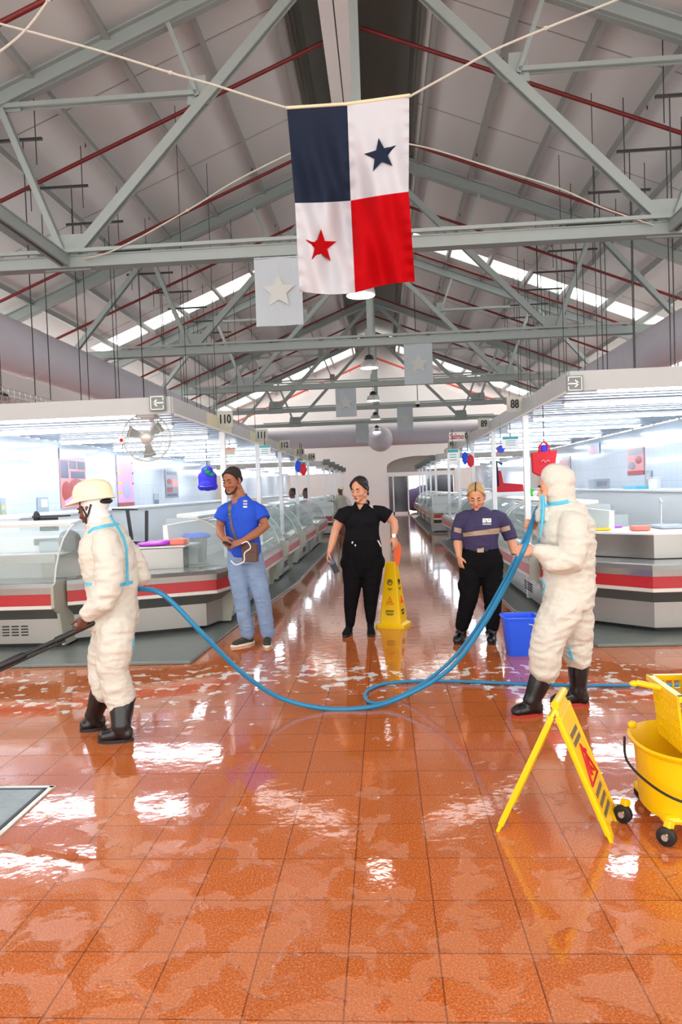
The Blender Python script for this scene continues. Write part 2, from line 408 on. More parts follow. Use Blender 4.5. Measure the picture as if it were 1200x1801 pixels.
def spline(pts, k=8):
    pts = [V(p) for p in pts]; out = []
    for i in range(len(pts)-1):
        p0 = pts[max(i-1, 0)]; p1 = pts[i]; p2 = pts[i+1]; p3 = pts[min(i+2, len(pts)-1)]
        for q in range(k):
            t = q/k; out.append(.5*((2*p1)+(p2-p0)*t+(2*p0-5*p1+4*p2-p3)*t*t+(3*p1-p0-3*p2+p3)*t**3))
    out.append(pts[-1]); return out
# =================================================================== THE HALL
X0 = -.2
def rz(x, off=0): return 9.7-.4*abs(x-X0)+off
struct('floor', MB().box(-9.6, 9.4, -4, 48, -.2, 0), 'floor')
roof = MB()
for y0, y1 in ((-4, 5), (6, 21.5), (22.5, 37.4), (40.4, 41.9)):
    for s in (-1, 1):
        xs = (X0+s*1.1, X0+s*9.3)
        roof.prism([(xs[0], y0, rz(xs[0])), (xs[1], y0, rz(xs[1])), (xs[1], y0, rz(xs[1])+.08), (xs[0], y0, rz(xs[0])+.08)], (0, y1-y0, 0))
for y0, y1 in ((5, 6), (21.5, 22.5), (37.4, 40.4)):   # strips beside the sheets stay opaque near the eaves
    for s in (-1, 1):
        xs = (X0+s*8.75, X0+s*9.3)
        roof.prism([(xs[0], y0, rz(xs[0])), (xs[1], y0, rz(xs[1])), (xs[1], y0, rz(xs[1])+.08), (xs[0], y0, rz(xs[0])+.08)], (0, y1-y0, 0))
struct('ceiling', roof, 'roof')
k = 0
for y0, y1 in ((5, 6), (21.5, 22.5), (37.4, 40.4)):
    for s in (-1, 1):
        k += 1; xs = (X0+s*1.1, X0+s*8.75)
        struct('window_%d' % k, MB().prism([(xs[0], y0, rz(xs[0], .03)), (xs[1], y0, rz(xs[1], .03)), (xs[1], y0, rz(xs[1], .045)), (xs[0], y0, rz(xs[0], .045))], (0, y1-y0, 0)), 'skylight')
j = MB()
for y in (1.7, 4.9, 8.1, 11.3, 14.5, 17.7, 20.9, 24.1, 27.3, 30.5, 33.7, 36.9):
    for s in (-1, 1): j.bar((X0+s*1.1, y, rz(X0+s*1.1, -.004)), (X0+s*9.2, y, rz(X0+s*9.2, -.004)), .018, .012)
struct('trim_1', j, 'purlin')
rm = MB()
for s in (-1, 1):
    rm.box(X0+s*1.1-.03, X0+s*1.1+.03, -4, 41.9, 9.2, 10.35)
    rm.prism([(X0+s*1.2, -4, 10.3), (X0, -4, 10.75), (X0, -4, 10.8), (X0+s*1.2, -4, 10.36)], (0, 45.9, 0))
    for i in range(9): rm.bar((X0+s*1.04, -4, 9.32+i*.115), (X0+s*1.04, 41.9, 9.32+i*.115), .05, .02)
struct('ceiling_ridge', rm, 'louver')
wl_ = MB().box(-9.6, -9.4, -4, 42, 0, 2.6).box(-9.6, -9.4, -4, 42, 4.0, 4.86)  # open bands above and between the wall strips are added to let daylight in
for i in range(24): wl_.box(-9.58, -9.42, -4+2*i, -3.85+2*i, 2.6, 6.0)
struct('wall_left', wl_, 'wall')
wl_ = MB().box(9.0, 9.2, -4, 42, 0, 2.6).box(9.0, 9.2, -4, 42, 4.0, 4.86)  # same added openings on this side, brightening the roof underside
for i in range(24): wl_.box(9.02, 9.18, -4+2*i, -3.85+2*i, 2.6, 6.0)
struct('wall_right', wl_, 'wall')
# far gable wall with arched opening
fw = MB(); YW = 41.0; ox0, ox1 = .22, 4.12; cx = (ox0+ox1)/2; hw = (ox1-ox0)/2
arch = [(cx+hw*math.cos(t), 2.75+.58*math.sin(t)) for t in [PI*(1-i/14) for i in range(15)]]
fw.prism([(-9.6, YW, 0), (ox0, YW, 0), (ox0, YW, 2.75), (ox0, YW, rz(ox0, .5)), (X0, YW, 10.5), (-9.6, YW, 6.0)], (0, .25, 0))
fw.prism([(ox1, YW, 0), (9.2, YW, 0), (9.2, YW, 5.95), (ox1, YW, rz(ox1, .5))], (0, .25, 0))
for i in range(14):
    a, b = arch[i], arch[i+1]
    fw.prism([(a[0], YW, a[1]), (b[0], YW, b[1]), (b[0], YW, rz(b[0], .5)), (a[0], YW, rz(a[0], .5))], (0, .25, 0))
struct('wall_far', fw, 'wall')
M['archglass'] = mat('transom_glass', S(128, 118, 112), .15)
M['doorglass'] = mat('door_glass', S(70, 76, 86), .08)
tr = MB()
pts = [(ox0, YW+.2, 2.2)]+[(a[0], YW+.2, a[1]) for a in arch]+[(ox1, YW+.2, 2.2)]
struct('window_7', tr.prism(pts, (0, .03, 0)), 'archglass')
dr = bpy.data.objects.new('door_1', None); C.objects.link(dr); dr.location = (ox0, YW, 0); dr['kind'] = 'structure'
f_ = MB()
for x in (ox0+.04, ox0+.34, 1.42, ox1-.05): f_.box(x-.04, x+.04, YW+.04, YW+.14, 0, 2.2)
f_.box(ox0, ox1, YW+.04, YW+.14, 2.18, 2.42).box(ox0+.3, 1.46, YW+.04, YW+.14, 0, .12)
f_.box(ox0, ox0+.3, YW+.04, YW+.14, 0, .1)
f_.build('door_frame', 'white', dr)
MB().box(ox0+.38, 1.38, YW+.08, YW+.1, .12, 2.18).build('sliding_pane', 'doorglass', dr)
MB().box(ox0+.08, ox0+.3, YW+.08, YW+.1, .1, 2.18).build('side_pane', 'doorglass', dr)
MB().box(2.45, ox1-.1, YW+.1, YW+.12, 0, 2.18).build('open_pane', 'doorglass', dr)
# what shows through the doorway
t = thing('covered_stall', 'dark blue tarpaulin covered market stall standing outside beyond the far doorway', 'stall', (2.0, 44, 0))
m = MB().ell((2.0, 44, .75), (.95, .7, .72)).ell((2.5, 44.2, 1.25), (.6, .6, .4))
organic('tarpaulin', m, 'polo' if False else 'purple', t, .05, 3)
MB().bar((1.3, 44, 0), (1.3, 44, 1.9), .06, .06).bar((2.9, 44, 0), (2.9, 44, 1.9), .06, .06).build('post', 'dark', t)

# ------------------------------------------------------------------ roof trusses
ORD = ['nearest', 'second', 'third', 'fourth', 'fifth']
def make_truss(Y, lab):
    t = thing('roof_truss', lab, 'truss', (X0, Y, 4.97), 'roof trusses along the hall')
    P = lambda x, z: V((X0+x, Y, z))
    b = MB()
    for dy in (-.07, .07): b.bar(P(-9.1, 4.97)+V((0, dy, 0)), P(9.1, 4.97)+V((0, dy, 0)), .05, .17)
    b.bar(P(-9.1, 5.04), P(9.1, 5.04), .22, .02).bar(P(-9.1, 4.89), P(9.1, 4.89), .2, .02)
    b.build('bottom_chord', 'truss', t)
    for s in (-1, 1):
        b = MB().bar(P(0, 9.42), P(s*9.1, 9.42-.4*9.1), .05, .26)
        for o in (-.12, .12): b.bar(P(0, 9.42+o), P(s*9.1, 9.42+o-.4*9.1), .2, .025)
        b.build('rafter', 'truss', t)
        for a, c_, w_ in (((4.27, 4.97), (.1, 9.3), .15), ((4.27, 4.97), (5.15, 7.25), .1), ((5.2, 7.3), (7.2, 5.0), .12), ((2.25, 7.25), (5.15, 7.25), .07), ((2.25, 7.2), (2.65, 8.3), .07)):
            p, q = P(s*a[0], a[1]), P(s*c_[0], c_[1])
            b = MB()
            for dy in (-.05, .05): b.bar(p+V((0, dy, 0)), q+V((0, dy, 0)), w_*.9, .03, (0, 1, 0))
            b.bar(p, q, .03, .11, (0, 1, 0)); b.build('diagonal_strut' if w_ > .09 else 'web_strut', 'truss', t)
        for gx, gz, gw, gh in ((4.27, 5.12, .34, .26), (5.15, 7.38, .3, .2), (2.25, 7.3, .16, .2), (7.2, 5.08, .2, .14)):
            g = MB().prism([P(s*(gx-gw), gz-gh)+V((0, -.012, 0)), P(s*(gx+gw), gz-gh)+V((0, -.012, 0)), P(s*(gx+gw*.75), gz+gh)+V((0, -.012, 0)), P(s*(gx-gw*.75), gz+gh)+V((0, -.012, 0))], (0, .024, 0))
            for bx in (-.5, 0, .5): g.ell(P(s*(gx+bx*gw), gz-gh*.5)+V((0, -.02, 0)), (.018, .012, .018), n=6, m=4)
            g.build('gusset_plate', 'truss', t)
    MB().bar(P(0, 4.97), P(0, 9.3), .13, .13, (0, 1, 0)).prism([P(-.3, 9.0), P(.3, 9.0), P(.18, 9.45), P(-.18, 9.45)], (0, .03, 0)).prism([P(-.16, 4.9), P(.16, 4.9), P(.1, 5.3), P(-.1, 5.3)], (0, .03, 0)).build('king_post', 'truss', t)
    MB().bar(P(-5.9, 5.09)+V((0, -.16, 0)), P(5.9, 5.09)+V((0, -.16, 0)), .05, .05).build('conduit', 'truss', t)
    return t
t1 = make_truss(10.1, 'pale grey steel roof truss nearest the camera, its chord passing behind the flag')
for i, Y in enumerate((16.7, 23.3, 29.9, 36.5)):
    copy_at(t1, (X0, Y, 4.97), ['pale grey steel roof truss, second from the camera, just beyond the flag', 'pale grey steel roof truss, third from the camera, lit by the bright roof sheets', 'grey steel roof truss, fourth from the camera, above the small lamps', 'grey steel roof truss farthest away, close to the white gable wall'][i])
for s, nm in ((-1, 'left'), (1, 'right')):
    x = X0+s*4.27
    b = MB()
    for dx in (-.05, .05): b.bar((x+dx, 3.6, 4.97), (x+dx, 10.05, 4.97), .04, .15)
    b.bar((x, 3.6, 5.05), (x, 10.05, 5.05), .17, .02)
    tag(b.build('tie_beam', 'truss'), 'thick grey steel tie beam running towards the camera from the nearest truss on the %s' % nm, 'beam')
NTH = ['first', 'second', 'third', 'fourth', 'fifth', 'sixth', 'seventh', 'eighth', 'ninth', 'tenth', 'eleventh', 'twelfth']
for s, nm in ((-1, 'left'), (1, 'right')):
    for i in range(7):
        x = X0+s*(1.25+1.15*i)
        b = MB().bar((x, -3.9, rz(x, -.11)), (x, 41, rz(x, -.11)), .035, .17).bar((x+.03, -3.9, rz(x, -.19)), (x+.03, 41, rz(x, -.19)), .09, .02)
        tag(b.build('roof_purlin', 'purlin'), 'long grey roof purlin, %s down from the ridge on the %s slope' % (NTH[i], nm), 'purlin', 'roof purlins')
    for i, Y in enumerate([8.7+3.3*q for q in range(9)]):
        xa, xb = X0+s*.08, X0+s*8.8
        b = MB().tube([(xa, Y, 9.208), (xb, Y, 9.04-.4*8.3)], .035, 8)
        for q in range(3): b.tube([(X0+s*(2.4+2.3*q), Y, 9.24-.4*(1.9+2.3*q)), (X0+s*(2.4+2.3*q), Y, rz(X0+s*(2.4+2.3*q), -.2))], .012, 6)
        tag(b.build('sprinkler_pipe', 'red_pipe', smooth=True), 'dark red sprinkler pipe up the %s roof slope, %s from the camera' % (nm, NTH[i]), 'pipe', 'red sprinkler pipes')
b = MB()
for s in (-1, 1): b.tube([(X0+s*.02, 40.3, 8.9), (X0+s*8.6, 40.3, 8.9-.4*8.6)], .06, 8)
for s in (-1, 1):
    for q in (1.5, 4, 6.5): b.bar((X0+s*q, 40.3, 8.9-.4*q), (X0+s*q, 41.0, 8.9-.4*q), .03, .03)
tag(b.build('gable_pipe', 'red_pale', smooth=True), 'pale red chevron shaped pipe along the far white gable wall', 'pipe')
# white channel under the ridge
t = thing('ridge_channel', 'long white painted channel hung under the ridge above the flag', 'channel', (X0-.3, 2, 8.85))
MB().box(X0-.54, X0-.32, 2, 14, 8.85, 9.05).build('channel_half', 'white', t, bevel=.01)
MB().box(X0-.30, X0-.075, 2, 14, 8.85, 9.05).build('channel_half', 'white', t, bevel=.01)
MB().box(X0-.33, X0-.29, 2, 14, 8.88, 9.02).build('dark_groove', 'dark', t)
b = MB()
for y in (4, 8, 12):
    for x in (X0-.45, X0-.15): b.tube([(x, y, 9.0), (x, y, 10.4)], .012, 6)
b.build('hanger_rod', 'dark', t)
# ducts
for s, nm, x in ((-1, 'left', -6.6), (1, 'right', 5.95)):
    t = thing('air_duct', 'long round grey fabric air duct along the %s side of the hall' % nm, 'duct', (x, 3, 4.33))
    MB().tube([(x, 2, 4.33), (x, 38, 4.33)], .47, 28).build('duct_tube', 'duct', t, True)
    for y in (9.5, 13, 16.2, 19.5, 22.8, 26): MB().tube([(x, y-.02, 4.33), (x, y+.02, 4.33)], .476, 28).build('seam_band', 'lampgrey', t, True)
t = thing('cross_air_duct', 'grey round air duct crossing before the far wall with a ball shaped end', 'duct', (X0, 38, 4.3))
MB().tube([(-7.05, 38, 4.33), (6.4, 38, 4.33)], .52, 24).build('duct_tube', 'duct', t, True)
MB().ell((X0+.1, 37.6, 4.15), (.68, .68, .68), n=24, m=16).build('duct_ball', 'duct', t, True)
# wire tray on the left above the canopy
b = MB()
for i in range(5): b.tube([(-5.55+.11*i, 7.6, 2.98), (-5.55+.11*i, 20, 2.98)], .006, 5)
for x in (-5.55, -5.11):
    for z in (3.04, 3.1): b.tube([(x, 7.6, z), (x, 20, z)], .006, 5)
for i in range(80):
    y = 7.6+i*.155; b.tube([(-5.55, y, 3.1), (-5.55, y, 2.98), (-5.11, y, 2.98), (-5.11, y, 3.1)], .005, 4)
tag(b.build('wire_cable_tray', 'silver'), 'silver wire mesh cable tray above the left stall canopy', 'cable tray')
# rod hangers
def hanger(s, lab):
    xa, xb = (-6.1, -4.95) if s < 0 else (4.05, 5.2)
    t = thing('rod_hanger', lab, 'hanger', ((xa+xb)/2, 10.5, 6.95), 'threaded rod hangers over the stalls')
    MB().bar((xa, 10.5, 6.98), (xb, 10.5, 6.98), .04, .04).build('strut_bar', 'dark', t)
    for x in (xa+.12, xb-.1): MB().tube([(x, 10.5, 6.6), (x, 10.5, rz(x, -.1))], .008, 6).build('upper_rod', 'dark', t)
    for x in ((xa+.3, xb-.3) if s < 0 else (xa+.2, xb-.35)): MB().tube([(x, 10.5, 2.55), (x, 10.5, 6.95)], .009, 6).build('lower_rod', 'dark', t)
    return t
for s, nm in ((-1, 'left'), (1, 'right')):
    h0 = hanger(s, 'thin dark rod hanger over the %s stalls, first from the camera' % nm)
    lx = h0.location.x
    for i in range(1, 9):
        copy_at(h0, (lx, 10.5+1.65*i, 6.95), 'thin dark rod hanger over the %s stalls, %s from the camera' % (nm, NTH[i]))
    g0 = MB().tube([(X0+s*2.9, 7.6, 2.5), (X0+s*2.9, 7.6, 8.4)], .010, 6)
    for i in range(4):
        y = 12.3+2.2*i; x = X0+s*(3.2 if s < 0 else 3.9)
        o = MB().tube([(x, y, 2.55), (x, y, rz(x, -.1))], .007, 6).build('canopy_rod', 'dark')
        tag(o, 'thin dark vertical rod holding the %s stall canopy, %s from the camera' % (nm, NTH[i]), 'rod', 'canopy rods')

# ------------------------------------------------------------------ pendant lamps, banners
def make_lamp(Y, lab):
    x = -.25; z = 4.5
    t = thing('pendant_lamp', lab, 'lamp', (x, Y, z), 'round pendant lamps down the aisle')
    MB().lathe([(.22, 0), (.225, .02), (.2, .14), (.13, .19), (.11, .2)], (x, Y, z), 28).build('lamp_shade', 'lampgrey', t, True)
    MB().lathe([(0, .02), (.2, .02), (.2, .035), (0, .035)], (x, Y, z), 28).build('lamp_glass', 'lamp_glow', t)
    b = MB().lathe([(.0, .19), (.12, .19), (.12, .24), (.08, .25), (.07, .31), (.03, .33), (0, .33)], (x, Y, z), 16)
    for q in range(8): a = q*PI/4; b.box(x+.1*math.cos(a)-.01, x+.1*math.cos(a)+.01, Y+.1*math.sin(a)-.01, Y+.1*math.sin(a)+.01, z+.19, z+.3)
    b.build('lamp_housing', 'black', t)
    MB().tube([(x, Y, z+.3), (x, Y, 10.76)], .008, 6).build('lamp_cable', 'dark', t)
    return t
l0 = make_lamp(10.9, 'large round lit pendant lamp directly below the flag')
for i in range(1, 5):
    copy_at(l0, (-.25, 10.9+6.55*i, 4.5), ['', 'pendant lamp with black housing, second from camera, left of the star banner', 'pendant lamp with black housing, third from the camera', 'small pendant lamp just in front of the farthest truss', 'smallest pendant lamp, hanging before the ball shaped duct end'][i])
copy_at(l0, (-6.0, 10.9, 2.95), 'round lit lamp at the left edge above the canopy')
def star_pts(n=5, r=1, ri=.45, rot=PI/2): return [(math.cos(rot+i*PI/n)*(r if i % 2 == 0 else ri), math.sin(rot+i*PI/n)*(r if i % 2 == 0 else ri)) for i in range(2*n)]
def banner(px, py0, Y, w_, h_, lab):
    p = at(px, py0, Y-.15); t = thing('star_banner', lab, 'banner', (p.x, p.y, p.z-h_), 'pale star banners hung from the trusses')
    nx, ny = 8, 12; mb = MB()
    wav = lambda u, v: .012*math.sin(u*9+v*3)
    for side in (0, 1):
        vs = [(p.x+(i/nx-.5)*w_, p.y+wav(i/nx, j/ny)+side*.004, p.z-h_*j/ny) for j in range(ny+1) for i in range(nx+1)]
        mb.add(vs, [(j*(nx+1)+i, j*(nx+1)+i+1, (j+1)*(nx+1)+i+1, (j+1)*(nx+1)+i) for j in range(ny) for i in range(nx)])
    mb.build('banner_cloth', 'banner', t)
    sp = star_pts(5, w_*.36, w_*.17)
    mb = MB().prism([(p.x+a, p.y-.022, p.z-h_*.5+b) for a, b in sp], (0, .006, 0)); mb.build('printed_star', 'bannerstar', t)
    MB().tube([(p.x-w_/2, p.y, p.z), (p.x+w_/2, p.y, p.z)], .012, 6).build('hem_rod', 'banner', t)
    MB().tube([(p.x-w_*.4, p.y, p.z), (p.x-w_*.4, p.y+.1, 4.95)], .004, 5).tube([(p.x+w_*.4, p.y, p.z), (p.x+w_*.4, p.y+.1, 4.95)], .004, 5).build('hanging_cord', 'rope', t)
banner(488, 453, 10.1, .67, .95, 'largest pale banner with faint star, left of the flag')
banner(735, 605, 16.7, .66, .93, 'pale banner with cream star hanging right of the king post')
banner(608, 683, 23.3, .68, .93, 'faded grey banner hanging left of the pendant lamps')
banner(712, 716, 29.9, .66, .97, 'small pale star banner right of the far lamps')
banner(637, 745, 36.5, .66, .97, 'smallest star banner, beside the ball shaped duct')
t = thing('security_camera', 'small black dome security camera hung on a thin rod right of the lamps', 'camera', tuple(at(735, 714, 27)))
p = at(735, 712, 27); MB().ell(p, (.09, .09, .09)).build('dome', 'black', t, True); MB().lathe([(.09, 0), (.07, .12), (.02, .14)], p+V((0, 0, .02))).build('mount', 'white', t, True)
MB().tube([p+V((0, 0, .1)), (p.x, p.y, rz(p.x, .01))], .015, 6).build('rod', 'dark', t)

# ------------------------------------------------------------------ stall canopies
def canopy(s, y0, y1, lab, cream):
    xe = -2.1 if s < 0 else 1.83; xb = -5.05 if s < 0 else 4.9; zb, zt = (2.37, 2.54) if s < 0 else (2.42, 2.61)
    t = thing('stall_canopy', lab, 'canopy', ((xe+xb)/2, y0, zb))
    xa, xc = min(xe, xb), max(xe, xb); b = MB().box(xa, xc, y0+.02, y1, zt-.05, zt-.03)
    n = int((y1-y0)/.28)
    for i in range(n):
        y = y0+.05+i*.28; b.prism([(xa, y, zt-.05), (xa, y+.03, zt-.09), (xa, y+.15, zt-.09), (xa, y+.18, zt-.05)], (xc-xa, 0, 0))
    b.build('ceiling_sheet', 'canopy', t)
    # front fascia runs on beyond the back wall
    xf = -6.5 if s < 0 else 6.3
    MB().box(min(xe, xf), max(xe, xf), y0-.03, y0, zb, zt).build('front_fascia', 'fascia', t)
    y = y0; i = 0; ln = 1.375
    while y < y1-.1:
        e = min(y+ln-.015, y1); MB().box(xe-.015, xe+.015, y, e, zb, zt).build('fascia_panel', 'cream' if (cream and i % 2 == 1 or cream and i == 0 and False) else 'fascia', t)
        y += ln; i += 1
    MB().box(xe-.02 if s > 0 else xe, xe if s > 0 else xe+.02, y0+.05, y1, zb-.01, zb+.01).build('edge_angle', 'white', t)
    if y0 < 10:   # end return of the sheet beyond the wall
        MB().box(min(xb, xf), max(xb, xf), y0, y0+1.2, zt-.05, zt-.03).build('end_sheet', 'canopy', t)
    return t
canopy(-1, 7.0, 21.2, 'long white corrugated canopy over the near left stalls', True)
canopy(1, 7.0, 21.0, 'long white corrugated canopy over the near right stalls', False)
canopy(-1, 24.0, 38, 'far white canopy over the left stalls beyond the gap', True)
canopy(1, 23.5, 38, 'far white canopy over the right stalls beyond the gap', False)
struct('wall_left_stalls', MB().box(-5.2, -5.05, 7.0, 21.2, 0, 2.45).box(-5.2, -5.05, 24.4, 38, 0, 2.45), 'tilewall')
struct('wall_right_stalls', MB().box(4.9, 5.05, 7.0, 21, 0, 2.5).box(4.9, 5.05, 23.9, 38, 0, 2.5), 'tilewall')
def strip_light(x, y, z, L_, lab):
    t = thing('strip_light', lab, 'light', (x, y, z), 'fluorescent strip lights under the canopies')
    MB().box(x-L_/2, x+L_/2, y-.05, y+.05, z+.02, z+.05).build('light_housing', 'white', t)
    for d in (-.03, .03): MB().tube([(x-L_/2+.03, y+d, z), (x+L_/2-.03, y+d, z)], .014, 8).build('tube', 'glow_tube', t, True)
    return t
for s, nm, xc, z in ((-1, 'left', -3.75, 2.40), (1, 'right', 3.35, 2.46)):
    L0 = strip_light(xc, 7.4, z, 2.3, 'lit white strip light under the near %s canopy, first from the front' % nm)
    ys = [8.7, 10.5, 12.6, 14.8, 17.2, 19.8]
    for i, y in enumerate(ys): copy_at(L0, (xc, y, z), 'lit white strip light under the near %s canopy, %s from the front' % (nm, NTH[i+1]))
    for i, y in enumerate([24.8, 27.5, 30, 33, 36]): copy_at(L0, (xc, y, z), 'lit white strip light under the far %s canopy, %s from the front' % (nm, NTH[i]))
for s, nm in ((-1, 'left'), (1, 'right')):
    x = -2.12 if s < 0 else 1.86
    ys = [9.3, 11.9, 14.5, 17.2, 19.9] if s < 0 else [9.3, 12.0, 14.8, 17.5, 20.2]
    h = 2.37 if s < 0 else 2.42
    o0 = MB().box(x-.035, x+.035, ys[0]-.035, ys[0]+.035, .05, h).build('canopy_post', 'white'); tag(o0, 'white square canopy post on the %s, first from the camera' % nm, 'post', 'white canopy posts')
    for i, y in enumerate(ys[1:]+[25.2, 28, 30.8, 33.6, 36.4]):
        c = o0.copy(); C.objects.link(c); c.location = (x, y, .05); c['label'] = 'white square canopy post on the %s, %s from the camera' % (nm, NTH[i+1])
# numbered signs
def number_sign(s, x, y, z, n, w_=.19, rank=0, h_=.2):
    t = thing('stall_number_sign', 'grey stall sign reading %s, %s on the %s canopy edge' % (n, ORD[rank], 'left' if s < 0 else 'right'), 'sign', (x, y, z-h_/2), 'stall number signs')
    MB().box(x-w_/2, x+w_/2, y-.01, y+.01, z-h_/2, z+h_/2).build('sign_plate', 'numsign', t)
    text('number', n, h_*.74, (x, y-.012, z), 'ink', t, sx=.72, bold=.006)
for i, n in enumerate(('110', '111', '112', '113', '114')): number_sign(-1, -1.985, 8.9+2.7*i, 2.49, n, .2, i)
for i, n in enumerate(('88', '89', '90', '91')): number_sign(1, 1.73, 9.3+2.8*i, 2.57, n, .2, i)
for i in range(5):
    for s, nm in ((-1, 'left'), (1, 'right')):
        x = -1.96 if s < 0 else 1.69
        o = MB().box(x-.12, x+.12, 24.6+2.6*i, 24.62+2.6*i, 2.42, 2.62).build('blank_stall_sign', 'signgrey'); tag(o, 'small far grey stall sign on the %s far canopy, %s in its row' % (nm, NTH[i]), 'sign', 'far stall signs')
def arrow_sign(px, py, Y, flip, lab):
    p = at(px, py, Y); t = thing('arrow_sign', lab, 'sign', tuple(p)); h_ = .078
    MB().box(p.x-h_, p.x+h_, p.y-.012, p.y+.012, p.z-h_, p.z+h_).build('sign_plate', 'signgrey', t)
    b = MB(); y = p.y-.016; s = -1 if flip else 1
    def seg(a, c_, w_=.012): b.bar((p.x+s*a[0]*h_, y, p.z+a[1]*h_), (p.x+s*c_[0]*h_, y, p.z+c_[1]*h_), w_, .006, (0, 1, 0))
    seg((-.45, 0), (.85, 0), .013); seg((-.45, 0), (0, .42), .013); seg((-.45, 0), (0, -.42), .013)
    seg((-.8, -.8), (-.8, .8), .008); seg((-.8, .8), (.8, .8), .008); seg((-.8, -.8), (.8, -.8), .008); seg((.8, .8), (.8, .3), .008); seg((.8, -.8), (.8, -.3), .008)
    b.build('white_arrow', 'white', t)
arrow_sign(277, 709, 6.93, False, 'grey square sign with white arrow pointing left on the left canopy corner')
arrow_sign(1011, 675, 6.93, True, 'grey square sign with white arrow pointing right on the right canopy corner')
# hanging trade signs
t = thing('hanging_sign', 'small white hanging sign with red lettering on the right canopy edge', 'sign', tuple(at(804, 768, 13.9)))
p = at(804, 768, 13.9); MB().box(p.x-.15, p.x+.15, p.y-.01, p.y+.01, p.z-.085, p.z+.085).build('sign_plate', 'white', t); text('lettering', 'Salmo', .15, (p.x, p.y-.013, p.z), 'redband', t, sx=.75, bold=.004)
def small_sign(px, py, Y, wpx, hpx, m1, m2, lab, cord=True):
    p = at(px, py, Y); a, b_ = wpx*Y/FPX/2, hpx*Y/FPX/2; t = thing('notice_board', lab, 'sign', tuple(p))
    MB().box(p.x-a, p.x+a, p.y-.01, p.y+.01, p.z-b_, p.z+b_).build('board', m1, t, bevel=.006)
    b = MB().box(p.x-a*.95, p.x+a*.95, p.y-.014, p.y-.009, p.z+b_*.55, p.z+b_*.95)
    for q in range(3): b.box(p.x-a*.6, p.x+a*.6, p.y-.014, p.y-.009, p.z+b_*(.2-.35*q), p.z+b_*(.3-.35*q))
    b.build('print', m2, t)
    MB().tube([(p.x, p.y, p.z+b_), (p.x, p.y, 2.49 if p.x < 0 else 2.57)], .006, 5).build('cord', 'dark', t)
small_sign(466, 793, 11.3, 20, 20, 'white', 'teal', 'white hanging notice with teal heading between left posts')
small_sign(532, 822, 14, 13, 20, 'white', 'teal', 'far white and teal notice by the fourth left post')
small_sign(404, 794, 12, 20, 12, 'cream', 'coral', 'cream notice with dots hanging beside the first left post')
small_sign(898, 778, 10.2, 28, 20, 'white', 'teal', 'white and blue printed notice hanging left of the first right post')
small_sign(797, 803, 13, 19, 26, 'white', 'teal', 'white and teal notice under the red lettered sign')
p = at(881, 790, 11); t = thing('round_sign', 'small round blue and red sign near the second right post', 'sign', tuple(p))
MB().tube([p+V((0, .01, 0)), p-V((0, .01, 0))], .065, 20).build('disc', 'redband', t); MB().tube([p+V((0, 0, 0)), p-V((0, .016, 0))], .052, 20).build('disc_face', 'polo', t); MB().tube([p+V((0, 0, .05)), (p.x, p.y, 2.5)], .005, 5).build('cord', 'dark', t)
# small flags
def pennant(px, py, Y, lab):
    p = at(px, py, Y); t = thing('party_flag', lab, 'flag', tuple(p)); r = .09
    MB().ell(p+V((-.05, 0, .03)), (.06, .02, .12)).build('blue_cloth', 'polo', t, True); MB().ell(p+V((.05, 0, -.03)), (.07, .02, .12)).build('red_cloth', 'redbag', t, True)
    MB().tube([p+V((0, 0, .1)), (p.x, p.y, 2.49 if p.x < 0 else 2.57)], .006, 5).build('cord', 'dark', t)
pennant(529, 823, 13.8, 'blue and red small flag hanging by the far left posts')
pennant(823, 808, 13.5, 'red and blue small flag hanging by the right posts')

